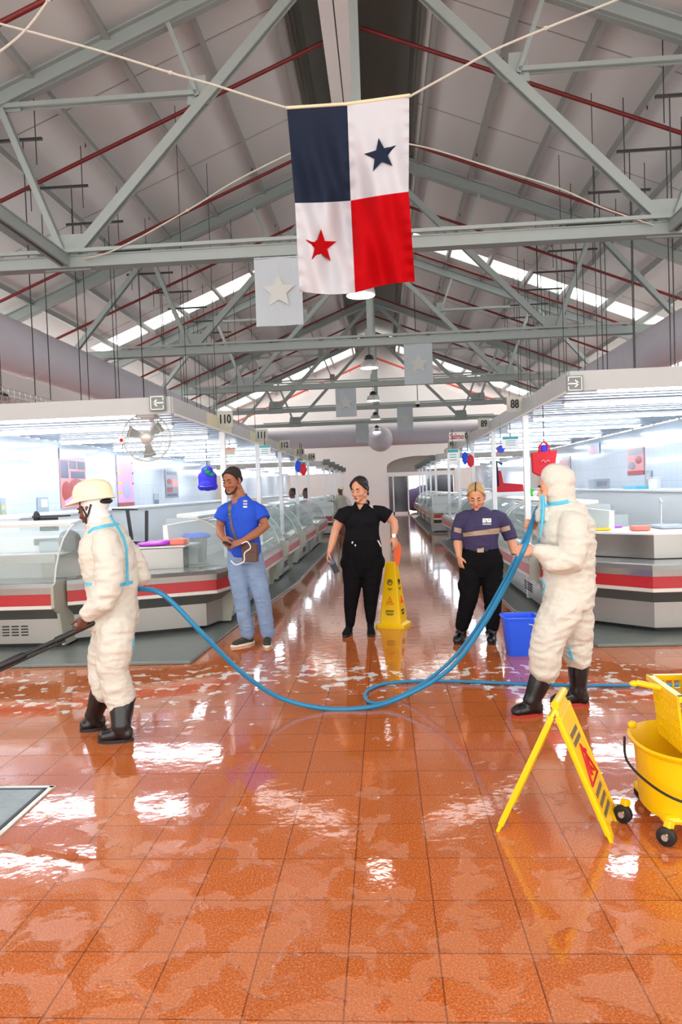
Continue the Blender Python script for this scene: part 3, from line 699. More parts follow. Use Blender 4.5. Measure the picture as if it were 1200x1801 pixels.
# ------------------------------------------------------------------ refrigerated cases
ARC = [(.06, .72), (.10, .85), (.18, 1.0), (.3, 1.14), (.42, 1.22), (.56, 1.28)]
PR = {
 'base_kick': ([(.32, .02), (.95, .02), (.95, .09), (.32, .09)], 'black'),
 'lower_panel': ([(.20, .08), (.95, .08), (.95, .33), (.20, .33)], 'panel'),
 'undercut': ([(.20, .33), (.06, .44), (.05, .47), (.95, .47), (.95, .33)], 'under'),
 'trim': ([(0, .46), (0, .495), (.95, .495), (.95, .46)], 'trim'),
 'red_band': ([(.008, .495), (.008, .61), (.3, .61), (.3, .495)], 'redband'),
 'bumper': ([(0, .61), (-.005, .675), (.03, .715), (.09, .72), (.3, .7), (.3, .61)], 'steel'),
}
def case(path, lab, glass=True, extra=True, ends=(1, 1)):
    c0 = V((path[0][0], path[0][1], 0)); t = thing('display_case', lab, 'display case', tuple(c0))
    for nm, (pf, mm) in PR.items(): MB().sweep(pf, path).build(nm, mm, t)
    P = [V((p[0], p[1])) for p in path]
    if glass:
        MB().sweep([(.09, .715), (.95, .68), (.95, .495), (.3, .495), (.3, .66)], path).build('deck', 'panel', t)
        MB().sweep(ARC+[(d+.008, z-.004) for d, z in ARC[::-1]], path).build('curved_glass', 'glass', t, True)
        MB().sweep([(.53, 1.265), (.78, 1.29), (.78, 1.325), (.53, 1.295)], path).build('top_rail', 'trim', t)
        MB().sweep([(.86, .68), (.95, .68), (.95, 1.2), (.9, 1.2)], path).build('back_panel', 'white', t)
        MB().sweep([(.45, .93), (.88, .95), (.88, .965), (.45, .945)], path).build('shelf', 'glass', t)
        for e, i, j in ((0, 0, 1), (1, -1, -2)):
            if not ends[e]: continue
            d = (P[j]-P[i]).normalized(); n_ = V((-d.y, d.x))*(1 if e == 0 else -1)
            q = lambda dd, z, o: V((P[i].x+n_.x*dd-d.x*o, P[i].y+n_.y*dd-d.y*o, z))
            low = [(.18, .06), (.95, .06), (.95, .72), (.06, .72), (-.01, .69), (-.01, .47), (.1, .40)]
            MB().prism([q(a, z, .03) for a, z in low], (d.x*.03, d.y*.03, 0)).build('end_panel', 'beige', t)
            up = ARC+[(.9, 1.28), (.93, .72)]
            MB().prism([q(a, z, .022) for a, z in up], (d.x*.014, d.y*.014, 0)).build('end_glass', 'glass', t)
            b = MB(); b.tube([q(a-.005, z, .015) for a, z in ARC], .009, 6); b.build('glass_edge', 'glassedge' if e == 0 and P[0].y < 7.2 else 'trim', t)
    else:
        MB().sweep([(.09, .715), (1.05, .70), (1.05, .495), (.3, .495), (.3, .66)], path).build('deck', 'steel', t)
    if glass and extra:    # vent grille on the lower panel
        d = (P[1]-P[0]).normalized(); n_ = V((-d.y, d.x)); L_ = (P[1]-P[0]).length; b = MB()
        for k in range(5):
            for z in (.17, .2, .23, .26):
                c_ = P[0]+d*(L_*.5+.1*k)+n_*.195; b.bar((c_.x, c_.y, z), (c_.x+d.x*.07, c_.y+d.y*.07, z), .012, .012)
        b.build('vent_slots', 'ink', t)
    return t
case([(-5.0, 6.8), (-3.34, 6.8)], 'open glass fronted display case with red band at the left edge of the photo')
cornerL = case([(-3.28, 7.02), (-1.86, 7.6), (-1.74, 8.05)], 'steel topped corner counter with red band behind the person in the helmet', glass=False)
lc = [('glass display case behind the man in the blue shirt', 8.15, 11.3), ('beige sided glass display case on the left, second along the aisle', 11.9, 13.6), ('glass display case on the left, third along the aisle', 14.6, 16.9), ('glass display case on the left, last before the gap', 17.5, 20.4)]
for i, (lab, a, b_) in enumerate(lc): case([(-1.66, a), (-1.66, b_)], lab)
rc = [('glass display case with red band behind the woman in purple', 8.1, 10.8), ('glass display case on the right aisle side, second along', 11.1, 13.8), ('glass display case on the right aisle side, third along', 14.1, 16.9), ('glass display case on the right aisle side, last before the gap', 17.3, 20.2)]
for i, (lab, a, b_) in enumerate(rc): case([(1.63, b_), (1.63, a)], lab)
case([(1.70, 7.95), (1.76, 7.62), (2.53, 6.86), (4.05, 6.86)], 'steel corner counter with red band behind the person in the hooded suit', glass=False)
case([(-3.6, 23.5), (-1.75, 23.5)], 'far left display case facing the camera across the gap')
case([(1.6, 23.0), (3.5, 23.0)], 'far right display case facing the camera across the gap')
for i in range(4):
    case([(-1.66, 24.8+3.2*i), (-1.66, 27.6+3.2*i)], 'far left aisle display case, %s beyond the gap' % NTH[i], extra=False)
    case([(1.55, 27.2+3.2*i), (1.55, 24.4+3.2*i)], 'far right aisle display case, %s beyond the gap' % NTH[i], extra=False)
# low plinths
for lab, pts in (('dark grey low plinth under the left stalls', [(-6.6, 6.27), (-1.82, 6.31), (-1.74, 8.3), (-1.5, 11.5), (-1.45, 20.8), (-5.02, 20.8), (-5.02, 7.0), (-6.6, 7.0)]),
                 ('dark grey low plinth under the right stalls', [(6.6, 6.58), (1.93, 6.62), (1.66, 7.7), (1.52, 8.6), (1.5, 20.6), (4.88, 20.6), (4.88, 7.0), (6.6, 7.0)]),
                 ('dark low plinth under the far left stalls', [(-4.6, 23.3), (-1.5, 23.3), (-1.5, 38), (-5, 38)]), ('dark low plinth under the far right stalls', [(4.6, 22.7), (1.4, 22.7), (1.4, 38), (4.8, 38)])):
    tag(MB().prism([(x, y, 0) for x, y in pts], (0, 0, .03)).build('stall_plinth', 'kerb', bevel=.008), lab, 'plinth')
# white back counters
for lab, xa, xb, y0, y1 in (('white back counter in the near left stalls', -5.0, -4.2, 7.9, 20.8), ('white back counter in the near right stalls', 4.1, 4.85, 7.9, 20.6), ('white back counter in the far left stalls', -5.0, -4.2, 24.5, 37.5), ('white back counter in the far right stalls', 4.1, 4.85, 24.5, 37.5)):
    t = thing('back_counter', lab, 'counter', ((xa+xb)/2, y0, 0))
    MB().box(xa+.03, xb-.03, y0+.02, y1, 0, 1.34).build('body', 'white', t); MB().box(xa, xb, y0, y1, 1.34, 1.375).build('counter_top', 'whiteplastic', t, bevel=.006)
# steel upstands
def block(name, lab, cat, path_or_box, material, z0, z1, top=None):
    t = thing(name, lab, cat, (path_or_box[0][0], path_or_box[0][1], z0))
    MB().sweep([(.55, z0), (.55, z1-.02), (1.7, z1-.02), (1.7, z0)], path_or_box).build('body', material, t)
    MB().sweep([(.53, z1-.02), (.53, z1), (1.72, z1), (1.72, z1-.02)], path_or_box).build('counter_top', top or 'steel', t)
    return t
block('raised_work_counter', 'polished steel raised counter with white top on the right corner', 'counter', [(1.86, 7.62), (2.55, 6.93), (4.05, 6.93)], 'steel', .716, .98, 'whiteplastic')
t = thing('raised_work_counter', 'low steel box counter beside the helmeted person', 'counter', (-2.6, 8.2, .7))
MB().prism([(-3.15, 7.85, .70), (-2.33, 8.0, .70), (-2.28, 8.45, .70), (-3.15, 8.6, .70)], (0, 0, .25)).build('body', 'steel', t, bevel=.01)
MB().prism([(-3.17, 7.83, .95), (-2.31, 7.98, .95), (-2.26, 8.47, .95), (-3.17, 8.62, .95)], (0, 0, .018)).build('counter_top', 'trim', t)
# =================================================================== PROPS
def atX(px, py, X):
    d = f0 + cr*((px-600)/FPX) + cu*((900.5-py)/FPX)
    return CAM + d*(X/d.x)
def poster(pa, pb, X, lab, base, blobs, name='poster', cat='poster'):
    """pa = near/top corner, pb = far/bottom corner, on a stall wall"""
    a, b = atX(*pa, X), atX(pb[0], pa[1], X); y0, y1 = sorted((a.y, b.y))
    ym = (a.y+b.y)/2; zt = atX((pa[0]+pb[0])/2, pa[1], X).z; zb = atX((pa[0]+pb[0])/2, pb[1], X).z
    s = 1 if X < 0 else -1
    t = thing(name, lab, cat, (X, ym, zb)); MB().box(min(X, X+s*.008), max(X, X+s*.008), y0, y1, zb, zt).build('sheet', base, t)
    for i, (u0, u1, v0, v1, mm, round_) in enumerate(blobs):
        ya, yb = y0+(y1-y0)*u0, y0+(y1-y0)*u1; za, zb2 = zt-(zt-zb)*v0, zt-(zt-zb)*v1
        xx = X+s*.010
        m = MB()
        if round_: m.ell((xx, (ya+yb)/2, (za+zb2)/2), (.004, abs(yb-ya)/2, abs(za-zb2)/2), n=14, m=10)
        else: m.box(min(X, xx+s*.001), max(X, xx+s*.001), ya, yb, zb2, za)
        m.build('printed_patch', mm, t)
for n_, c_ in (('pinkprint', (228, 150, 150)), ('meat', (176, 62, 58)), ('lilac', (196, 186, 228)), ('rose', (232, 176, 214)), ('darkprint', (92, 92, 120)), ('yel', (220, 214, 90)), ('printgrey', (150, 150, 160))):
    M[n_] = mat('print_'+n_, S(*c_), .35, 0, .12, 12)
poster((103, 790), (148, 893), -5.04, 'tall poster of pink meat cuts on the left tiled wall', 'pinkprint', [(0, 1, 0, .17, 'lilac', 0), (.02, .3, .2, .5, 'darkprint', 0), (.36, .62, .2, .34, 'darkprint', 0), (.68, .98, .2, .34, 'darkprint', 0), (.4, .95, .38, .5, 'darkprint', 0), (.3, .9, .5, .78, 'meat', 1), (.02, .4, .55, .9, 'meat', 1), (.42, .78, .56, .72, 'pinkprint', 1), (.1, .7, .8, .98, 'rose', 1)])
poster((204, 802), (232, 895), -5.04, 'tall lilac and pink poster behind the helmet', 'rose', [(.3, .8, .5, .8, 'lilac', 1), (0, .2, .32, .36, 'yel', 0), (0, .25, .5, .54, 'yel', 0), (0, .25, .68, .72, 'yel', 0), (0, 1, .88, 1, 'meat', 0), (.93, 1, .1, .14, 'meat', 0), (.93, 1, .3, .34, 'meat', 0), (.93, 1, .5, .54, 'meat', 0)])
poster((290, 828), (312, 875), -5.04, 'small grey and red poster left of the hanging backpack', 'printgrey', [(.1, .9, .04, .16, 'darkprint', 0), (.1, .45, .3, .5, 'meat', 1), (.5, .95, .3, .6, 'pinkprint', 0), (.1, .5, .62, .8, 'meat', 0), (.1, .9, .86, .95, 'darkprint', 0)])
poster((0, 876), (9, 920), -5.04, 'blue and yellow notice at the left picture edge', 'greybox', [(.1, .8, .3, .45, 'yel', 0), (.1, .8, .6, .9, 'yel', 0)], 'wall_notice')
poster((65, 875), (84, 903), -5.04, 'grey electrical box on the left tiled wall', 'greybox', [(.3, .9, .1, .6, 'white', 0)], 'electrical_box', 'box')
poster((270, 868), (279, 890), -5.04, 'small grey switch box on the left tiled wall', 'greybox', [(.1, .9, .5, .95, 'darkprint', 0)], 'switch_box', 'box')
poster((1133, 788), (1104, 835), 4.89, 'pink and grey poster on the right tiled wall', 'pinkprint', [(.05, .9, .05, .25, 'printgrey', 0), (.1, .5, .3, .6, 'meat', 1), (.5, .95, .5, .8, 'printgrey', 1), (0, 1, .85, 1, 'meat', 0)])
poster((1003, 803), (984, 860), 4.89, 'brown and white poster above the hooded suit', 'printgrey', [(.1, .9, .1, .3, 'meat', 0), (.1, .9, .4, .5, 'pinkprint', 0), (.1, .9, .6, .9, 'meat', 0)])
poster((1055, 780), (1034, 800), 4.89, 'small lilac sticker on the right tiled wall', 'lilac', [(.4, .8, .2, .9, 'pinkprint', 1)], 'sticker', 'sticker')
poster((1147, 828), (1135, 858), 4.89, 'grey socket box on the right tiled wall', 'greybox', [(.2, .8, .1, .5, 'lampgrey', 0)], 'socket_box', 'box')
def prop(name, lab, cat, loc): return thing(name, lab, cat, loc)
# things on the right back counter, top 1.375
def oncounter(px, X): d = f0+cr*((px-600)/FPX)+cu*((900.5-850)/FPX); p = CAM+d*(X/d.x); return V((X, p.y, 1.375))
p = oncounter(1054, 4.45); t = prop('till_box', 'grey metal box on the right back counter', 'box', p)
MB().box(p.x-.16, p.x+.16, p.y-.2, p.y+.2, p.z, p.z+.2).build('box_body', 'greybox', t, bevel=.01); MB().box(p.x-.1, p.x+.1, p.y-.21, p.y-.2, p.z+.05, p.z+.15).build('face_plate', 'printgrey', t)
p = oncounter(1152, 4.45); t = prop('plastic_pail', 'white plastic pail on the right back counter', 'pail', p); MB().lathe([(0, 0), (.09, 0), (.105, .17), (.11, .17), (.11, .19), (.1, .19), (0, .185)], p).build('pail_body', 'whiteplastic', t, True)
MB().lathe([(.112, .165), (.116, .175), (.112, .185)], p).build('rim', 'lampgrey', t, True)
p = oncounter(1122, 4.45); t = prop('blue_tray', 'flat blue tray beside the white pail', 'tray', p); MB().box(p.x-.15, p.x+.15, p.y-.35, p.y+.3, p.z, p.z+.045).build('tray_body', 'tape', t, bevel=.01)
# green lettuce bunch
p = oncounter(934, 4.3) if False else at(933, 866, 12.5); t = prop('lettuce', 'bright green leafy bunch beside the first right post', 'vegetable', (p.x, p.y, p.z-.08))
M['leaf'] = mat('leaf_green', S(70, 200, 60), .5, 0, .3, 30)
b = MB()
for i in range(22):
    a = random.random()*6.3; r = random.random()*.06; b.ell(p+V((r*math.cos(a), r*math.sin(a), random.uniform(-.06, .06))), (.035, .035, .02+.01*random.random()), n=8, m=5)
b.build('leaves', 'leaf', t, True); MB().box(p.x-.12, p.x+.12, p.y-.1, p.y+.1, p.z-.08-.02, p.z-.07).bar((p.x, p.y, .69), (p.x, p.y, p.z-.09), .05, .05).build('stand', 'white', t)
# red slicer machine
p = at(893, 845, 14.2); t = prop('slicing_machine', 'red slicing machine with dark upright arm on the counter behind the posts', 'machine', (p.x, p.y, 1.35))
MB().prism([(p.x-.28, p.y, 1.38), (p.x+.32, p.y, 1.38), (p.x+.3, p.y, 1.52), (p.x-.08, p.y, 1.56), (p.x-.12, p.y, 1.8), (p.x-.2, p.y, 1.82), (p.x-.24, p.y, 1.5)], (0, .3, 0)).build('machine_body', 'redbag', t, bevel=.01)
MB().tube([(p.x-.2, p.y-.02, 1.5), (p.x-.22, p.y-.02, 2.0), (p.x-.1, p.y-.02, 1.93)], .03, 8).ell((p.x-.24, p.y, 1.75), (.03, .05, .12)).build('arm', 'flagblue', t, True)
MB().box(p.x-.5, p.x+.6, p.y-.1, p.y+.5, .7, 1.38).build('pedestal', 'white', t)
# red shopping bag
p = at(958, 812, 9.3); t = prop('shopping_bag', 'red fabric shopping bag hanging above the hooded suit', 'bag', tuple(p))
m = MB(); w_, h_ = .165, .15
m.prism([(p.x-w_, p.y-.03, p.z+h_*.8), (p.x-w_*.95, p.y-.03, p.z-h_*.9), (p.x-w_*.4, p.y-.03, p.z-h_*1.25), (p.x+w_*.7, p.y-.03, p.z-h_*.9), (p.x+w_, p.y-.03, p.z+h_*.95)], (0, .08, 0)); m.build('bag_body', 'redbag', t, bevel=.012)
for dy in (-.03, .05): MB().tube(spline([(p.x-.06, p.y+dy, p.z+h_*.8), (p.x-.05, p.y+dy, p.z+h_*1.4), (p.x, p.y+dy, p.z+h_*1.65), (p.x+.05, p.y+dy, p.z+h_*1.4), (p.x+.07, p.y+dy, p.z+h_*.85)]), .009, 6).build('handle', 'redbag', t, True)
MB().ell((p.x, p.y+.01, p.z+h_*1.1), (.045, .02, .06)).build('blue_lining', 'blueback', t, True)
text('lettering', 'Gas', .07, (p.x, p.y-.04, p.z-.01), 'pinkprint', t) if False else MB().tube(spline([(p.x-.05, p.y-.046, p.z), (p.x-.02, p.y-.046, p.z+.02), (p.x, p.y-.046, p.z-.01), (p.x+.03, p.y-.046, p.z+.015), (p.x+.06, p.y-.046, p.z)]), .005, 5).build('white_print', 'pinkprint', t)
MB().tube([(p.x, p.y+.01, p.z+h_*1.6), (p.x, p.y+.01, 2.55)], .006, 5).build('hook_cord', 'dark', t)
# blue backpack
p = at(365, 842, 10.6); t = prop('backpack', 'bright blue backpack with green cloth hanging left of the man in blue', 'bag', tuple(p))
m = MB().ell(p+V((0, 0, -.04)), (.145, .08, .15)).ell(p+V((0, -.05, -.1)), (.115, .06, .07)).ell(p+V((0, 0, .1)), (.10, .06, .10)).ell(p+V((-.09, 0, -.12)), (.065, .07, .06)).ell(p+V((.09, 0, -.12)), (.065, .07, .06)).ell(p+V((-.08, 0, .03)), (.065, .06, .08)).ell(p+V((.08, 0, .03)), (.065, .06, .08)); organic('bag_body', m, 'blueback', t, .012, 4)
MB().ell(p+V((.03, -.06, .09)), (.05, .03, .035)).ell(p+V((.08, -.05, .06)), (.05, .03, .03)).ell(p+V((0, -.05, .13)), (.035, .03, .03)).build('green_cloth', 'green', t, True)
MB().tube(spline([p+V((-.1, -.09, -.11)), p+V((0, -.125, -.12)), p+V((.1, -.09, -.11))]), .004, 5).build('zip', 'silver', t)
MB().tube([p+V((0, 0, .17)), (p.x, p.y, 2.45)], .006, 5).build('hook_cord', 'dark', t)
# left counter items
zt = .968
p = V((-2.72, 8.1, zt)); t = prop('folded_bag', 'shiny purple folded plastic bag on the steel box counter', 'bag', p)
organic('bag_cloth', MB().ell(p+V((0, 0, .025)), (.2, .14, .03)).ell(p+V((.1, .02, .04)), (.12, .08, .025)), 'magenta', t, .012, 3, lambda c: .01*noise.noise(c*14))
p = V((-2.42, 8.2, zt)); t = prop('plastic_tray', 'coral pink plastic tray beside the purple bag', 'tray', p); MB().box(p.x-.1, p.x+.08, p.y-.12, p.y+.12, zt, zt+.07).build('tray_body', 'coral', t, bevel=.02)
t = prop('waste_bin', 'grey bin with blue liner bag behind the left steel counter', 'bin', (-2.42, 8.85, .68)); MB().lathe([(0, 0), (.15, 0), (.18, .33), (.16, .33), (.14, .05), (0, .05)], (-2.42, 8.85, .69), 4, basis=Matrix.Rotation(PI/4, 3, 'Z')).build('bin_body', 'under', t, bevel=.01)
organic('liner_bag', MB().ell((-2.42, 8.85, 1.02), (.2, .17, .05)), 'bucketblue', t, .015, 3, lambda c: .015*noise.noise(c*12))
t = prop('counter_scale', 'black two post scale frame behind the helmeted person', 'scale', (-2.95, 8.5, .97))
MB().bar(at(224, 897, 8.4), at(232, 950, 8.4), .045, .03).build('post', 'black', t); MB().bar(at(258, 898, 8.4), at(258, 957, 8.4), .045, .03).build('post', 'black', t)
MB().bar(at(231, 955, 8.4), at(261, 955, 8.4), .045, .04).build('base_bar', 'black', t); MB().bar(at(198, 896, 8.4), at(241, 896, 8.4), .05, .02).build('top_plate', 'black', t)
t = prop('weighing_scale', 'black weighing scale display standing behind the left glass case', 'scale', (-3.78, 7.75, .68))
MB().box(-3.88, -3.68, 7.7, 7.76, 1.20, 1.35).build('display_head', 'black', t, bevel=.01); MB().ell((-3.92, 7.73, 1.36), (.04, .03, .07)).build('side_knob', 'black', t, True)
MB().box(-3.95, -3.55, 7.68, 7.78, 1.355, 1.375).build('top_bar', 'black', t); MB().bar((-3.72, 7.75, .7), (-3.72, 7.75, 1.25), .05, .05).build('column', 'dark', t); MB().box(-3.9, -3.5, 7.6, 7.72, 1.05, 1.12).build('lower_plate', 'under', t)
t = prop('meat_slicer', 'grey steel slicing machine on the left case top', 'machine', (-3.2, 7.6, .68))
MB().box(-3.75, -3.0, 7.4, 7.8, .98, 1.1).build('body', 'greybox', t, bevel=.02); MB().tube([(-3.4, 7.38, 1.1), (-3.4, 7.42, 1.1)], .12, 24).build('round_blade_guard', 'under', t); MB().box(-3.75, -3.0, 7.45, 7.75, .7, .98).build('plinth', 'panel', t)
# inside the left open case: trays
t = prop('slatted_shelf', 'white slatted shelf inside the left glass case', 'shelf', (-4.2, 7.1, .72)); b = MB()
for i in range(7): b.box(-5.2+.26*i, -4.97+.26*i, 7.12, 7.5, .97, .985)
b.build('slats', 'whiteplastic', t); MB().box(-5.2, -3.42, 7.08, 7.12, .90, .985).build('front_lip', 'panel', t)
# right counter items
def board(px, Y, w_, d_, h_, m_, lab, name='cutting_board', cat='cutting board', rot=0):
    p = at(px, 900, Y); p.z = .985; R = Matrix.Rotation(rot, 3, 'Z')
    MBx = MB().box(-w_/2, w_/2, -d_/2, d_/2, 0, h_); MBx.v = [R @ v+p for v in MBx.v]; return tag(MBx.build(name, m_, bevel=.006), lab, cat)
board(1053, 8.1, .24, .1, .025, 'yellow', 'yellow board on the white counter top behind the hooded suit', rot=-.15)
board(1125, 7.9, .17, .18, .05, 'coral', 'pink red tray on the white counter top', 'shallow_tray', 'tray')
board(1078, 8.4, .2, .05, .02, 'magenta', 'thin purple knife rest on the white counter top', 'knife_rest', 'knife')
board(1178, 8.2, .34, .4, .03, 'greybox', 'pale blue sheet board at the right edge of the counter top')
p = at(1163, 898, 8.6); t = prop('tap', 'slim chrome tap standing on the white counter', 'tap', (p.x, p.y, .98)); MB().tube(spline([(p.x, p.y, .98), (p.x, p.y, 1.26), (p.x-.03, p.y-.06, 1.3), (p.x-.03, p.y-.12, 1.26)]), .012, 8).build('spout', 'silver', t, True); MB().lathe([(0, 0), (.03, 0), (.03, .03), (0, .04)], (p.x, p.y, .98)).build('base', 'silver', t, True)
organic_b = thing('blue_bag', 'crumpled blue plastic bag at the right end of the counter', 'bag', (3.75, 8.5, .98)); organic('bag_cloth', MB().ell((3.75, 8.5, 1.02), (.16, .12, .04)), 'bucketblue', organic_b, .012, 3, lambda c: .012*noise.noise(c*14))
p = at(1090, 900, 8.6); t = prop('acrylic_box', 'small clear pale blue box on the white counter', 'box', (p.x, p.y, .98)); MB().box(p.x-.08, p.x+.08, p.y-.06, p.y+.06, .985, 1.13).build('box_body', 'glass', t)
# ------------------------------------------------------------------ wall fan
M['fanwhite'] = mat('fan_grille', S(196, 196, 188), .4)
p = at(258, 770, 7.25); t = thing('wall_fan', 'white caged fan hung under the left canopy corner by the arrow sign', 'fan', tuple(p))
R = .245; nrm = V((.15, -.97, -.12)).normalized(); a_ = nrm.cross(V((0, 0, 1))).normalized(); b_ = a_.cross(nrm); Bm = Matrix((a_, b_, nrm)).transposed()
g = MB()
for i in range(72):
    q = 2*PI*i/72; d = V((math.cos(q), math.sin(q), 0))
    g.tube([p+Bm @ (d*.065+V((0, 0, .05))), p+Bm @ (d*R*.6+V((0, 0, .06))), p+Bm @ (d*R*.93+V((0, 0, .035))), p+Bm @ (d*R)], .0016, 4)
for rr_, zz in ((R, 0), (R*.7, .055), (.066, .05)): g.tube([p+Bm @ V((rr_*math.cos(2*PI*i/48), rr_*math.sin(2*PI*i/48), zz)) for i in range(48)], .004 if rr_ != R else .009, 6, closed=True)
g.build('front_guard', 'fanwhite', t)
g = MB()
for i in range(48):
    q = 2*PI*i/48; d = V((math.cos(q), math.sin(q), 0)); g.tube([p+Bm @ (d*.05+V((0, 0, -.1))), p+Bm @ (d*R*.9+V((0, 0, -.06))), p+Bm @ (d*R)], .0016, 4)
g.build('rear_guard', 'fanwhite', t)
MB().lathe([(0, .06), (.05, .058), (.062, .045), (.062, .03), (0, .03)], p, 24, basis=Bm).build('hub_badge', 'lampgrey', t, True)
M['fanblade'] = mat('fan_blade', S(128, 134, 134), .3)
for k in range(3):
    q0 = k*2*PI/3+.4; vs = []
    for i in range(7):
        for jn in range(2):
            rr_ = .05+.16*i/6; wq = (.35 if jn else -.35)*(1-.15*i/6); d = V((math.cos(q0+wq)*rr_, math.sin(q0+wq)*rr_, (.015 if jn else -.02)))
            vs += [p+Bm @ d, p+Bm @ (d+V((0, 0, .003)))]
    fs = []
    for i in range(6):
        o = i*4; fs += [(o, o+4, o+6, o+2), (o+1, o+3, o+7, o+5), (o, o+1, o+5, o+4), (o+2, o+6, o+7, o+3)]
    MB().add(vs, fs+[(0, 2, 3, 1), (24, 25, 27, 26)]).build('fan_blade', 'fanblade', t, True)
MB().lathe([(0, -.05), (.045, -.05), (.055, -.1), (.05, -.2), (.02, -.23), (0, -.23)], p, 20, basis=Bm).build('motor', 'white', t, True)
MB().tube([p+Bm @ V((0, 0, -.17)), p+V((.02, .18, .18)), (p.x+.04, p.y-.05, 2.38)], .022, 10).box(p.x-.04, p.x+.12, p.y-.12, p.y+.02, 2.36, 2.4).build('bracket', 'white', t, True)
MB().ell(p+V((-R+.0, -.05, -.02)), (.045, .02, .04)).build('side_switch', 'white', t, True); MB().ell(p+V((-R, -.07, -.02)), (.018, .01, .018)).build('red_button', 'redbag', t, True)
MB().tube([p+V((-R, -.04, -.05)), p+V((-R, -.04, -.15))], .003, 5).build('pull_cord', 'dark', t)
# ------------------------------------------------------------------ flag on rope
YF = 6.9
ctl = [[(505, 192), (611, 185), (720, 170)], [(519, 357), (617, 353), (719, 337)], [(527, 512), (625, 515), (730, 495)]]
def flagp(u, v, lift=0):
    def bl(u, v):
        i = min(1, int(u*2)); jn = min(1, int(v*2)); a = u*2-i; b = v*2-jn
        f = lambda k: (ctl[jn][i][k]*(1-a)+ctl[jn][i+1][k]*a)*(1-b)+(ctl[jn+1][i][k]*(1-a)+ctl[jn+1][i+1][k]*a)*b
        return f(0), f(1)+4*math.sin(PI*u*2)*v*v
    x, y = bl(u, v)
    d = .06*math.sin(7*(u*.9-v*.55)+1)*min(1, v*1.8+.1)+.03*math.sin(15*(u*.5+v*.5))*v+.018*math.sin(24*(u*1.2-v*.35)+.8)*min(1, v*3)+.02*math.sin(19*(u*.8+v*.45)+2)*min(1, v*2)
    e = abs(u-.5); d += .01*math.sin(60*v)*math.exp(-(e/.04)**2)+.009*math.sin(85*v)*math.exp(-((1-u)/.06)**2)+.01*math.sin(70*v)*math.exp(-(u/.06)**2)*v
    return at(x, y, YF+d*2.1-lift)
t = thing('hanging_flag', 'large flag of navy, white and red quarters with two stars hanging in the centre', 'flag', tuple(flagp(.5, 1)))
NQ = 40
for nm, mm, u0, u1, v0, v1 in (('navy_quarter', 'flagblue', 0, .5, 0, .5), ('white_quarter', 'flagwhite', .5, 1, 0, .5), ('white_quarter', 'flagwhite', 0, .5, .5, 1), ('red_quarter', 'flagred', .5, 1, .5, 1)):
    mb = MB()
    vs = [flagp(u0+(u1-u0)*i/NQ, v0+(v1-v0)*jn/NQ) for jn in range(NQ+1) for i in range(NQ+1)]
    n_ = len(vs); vs += [v+V((0, .004, 0)) for v in vs]; fs = []
    for jn in range(NQ):
        for i in range(NQ): o = jn*(NQ+1)+i; fs += [(o, o+1, o+NQ+2, o+NQ+1), (n_+o, n_+o+NQ+1, n_+o+NQ+2, n_+o+1)]
    for i in range(NQ): a, b2 = i, i+1; fs += [(a, n_+a, n_+b2, b2)]; a += NQ*(NQ+1); b2 += NQ*(NQ+1); fs += [(a, b2, n_+b2, n_+a)]
    for jn in range(NQ): a, b2 = jn*(NQ+1), (jn+1)*(NQ+1); fs += [(a, b2, n_+b2, n_+a)]; a += NQ; b2 += NQ; fs += [(a, n_+a, n_+b2, b2)]
    mb.add(vs, fs).build(nm, mm, t, True)
def inside(px, py, poly):
    c = False; n = len(poly)
    for i in range(n):
        x1, y1 = poly[i]; x2, y2 = poly[i-1]
        if (y1 > py) != (y2 > py) and px < (x2-x1)*(py-y1)/(y2-y1)+x1: c = not c
    return c
def fstar(cu_, cv_, r, rot, mm, nm):
    sp = [(cu_+a*r/.65, cv_-b*r) for a, b in star_pts(5, 1, .40, rot)]
    # fan of fine triangles so that the star follows the folds
    mb = MB(); K = 10; n = len(sp)
    for k in range(n):
        a, b = sp[k], sp[(k+1) % n]
        for i in range(K):
            r0_, r1_ = i/K, (i+1)/K
            q = lambda p_, s_: flagp(cu_+(p_[0]-cu_)*s_, cv_+(p_[1]-cv_)*s_, .022)
            mb.add([q(a, r0_), q(b, r0_), q(b, r1_), q(a, r1_)], [(0, 1, 2, 3)])
            mb.add([v+V((0, .003, 0)) for v in mb.v[-4:]], [(3, 2, 1, 0)])
    mb.build(nm, mm, t)
fstar(.765, .285, .092, PI/2+.12, 'flagblue', 'navy_star'); fstar(.215, .74, .095, PI/2-.05, 'flagred', 'red_star')
b = MB(); b.tube([flagp(.5+(u-.5)*1.015, 0)+V((0, 0, .012)) for u in [i/12 for i in range(13)]], .016, 8); b.build('pole_sleeve', 'wood', t, True)
YR = YF
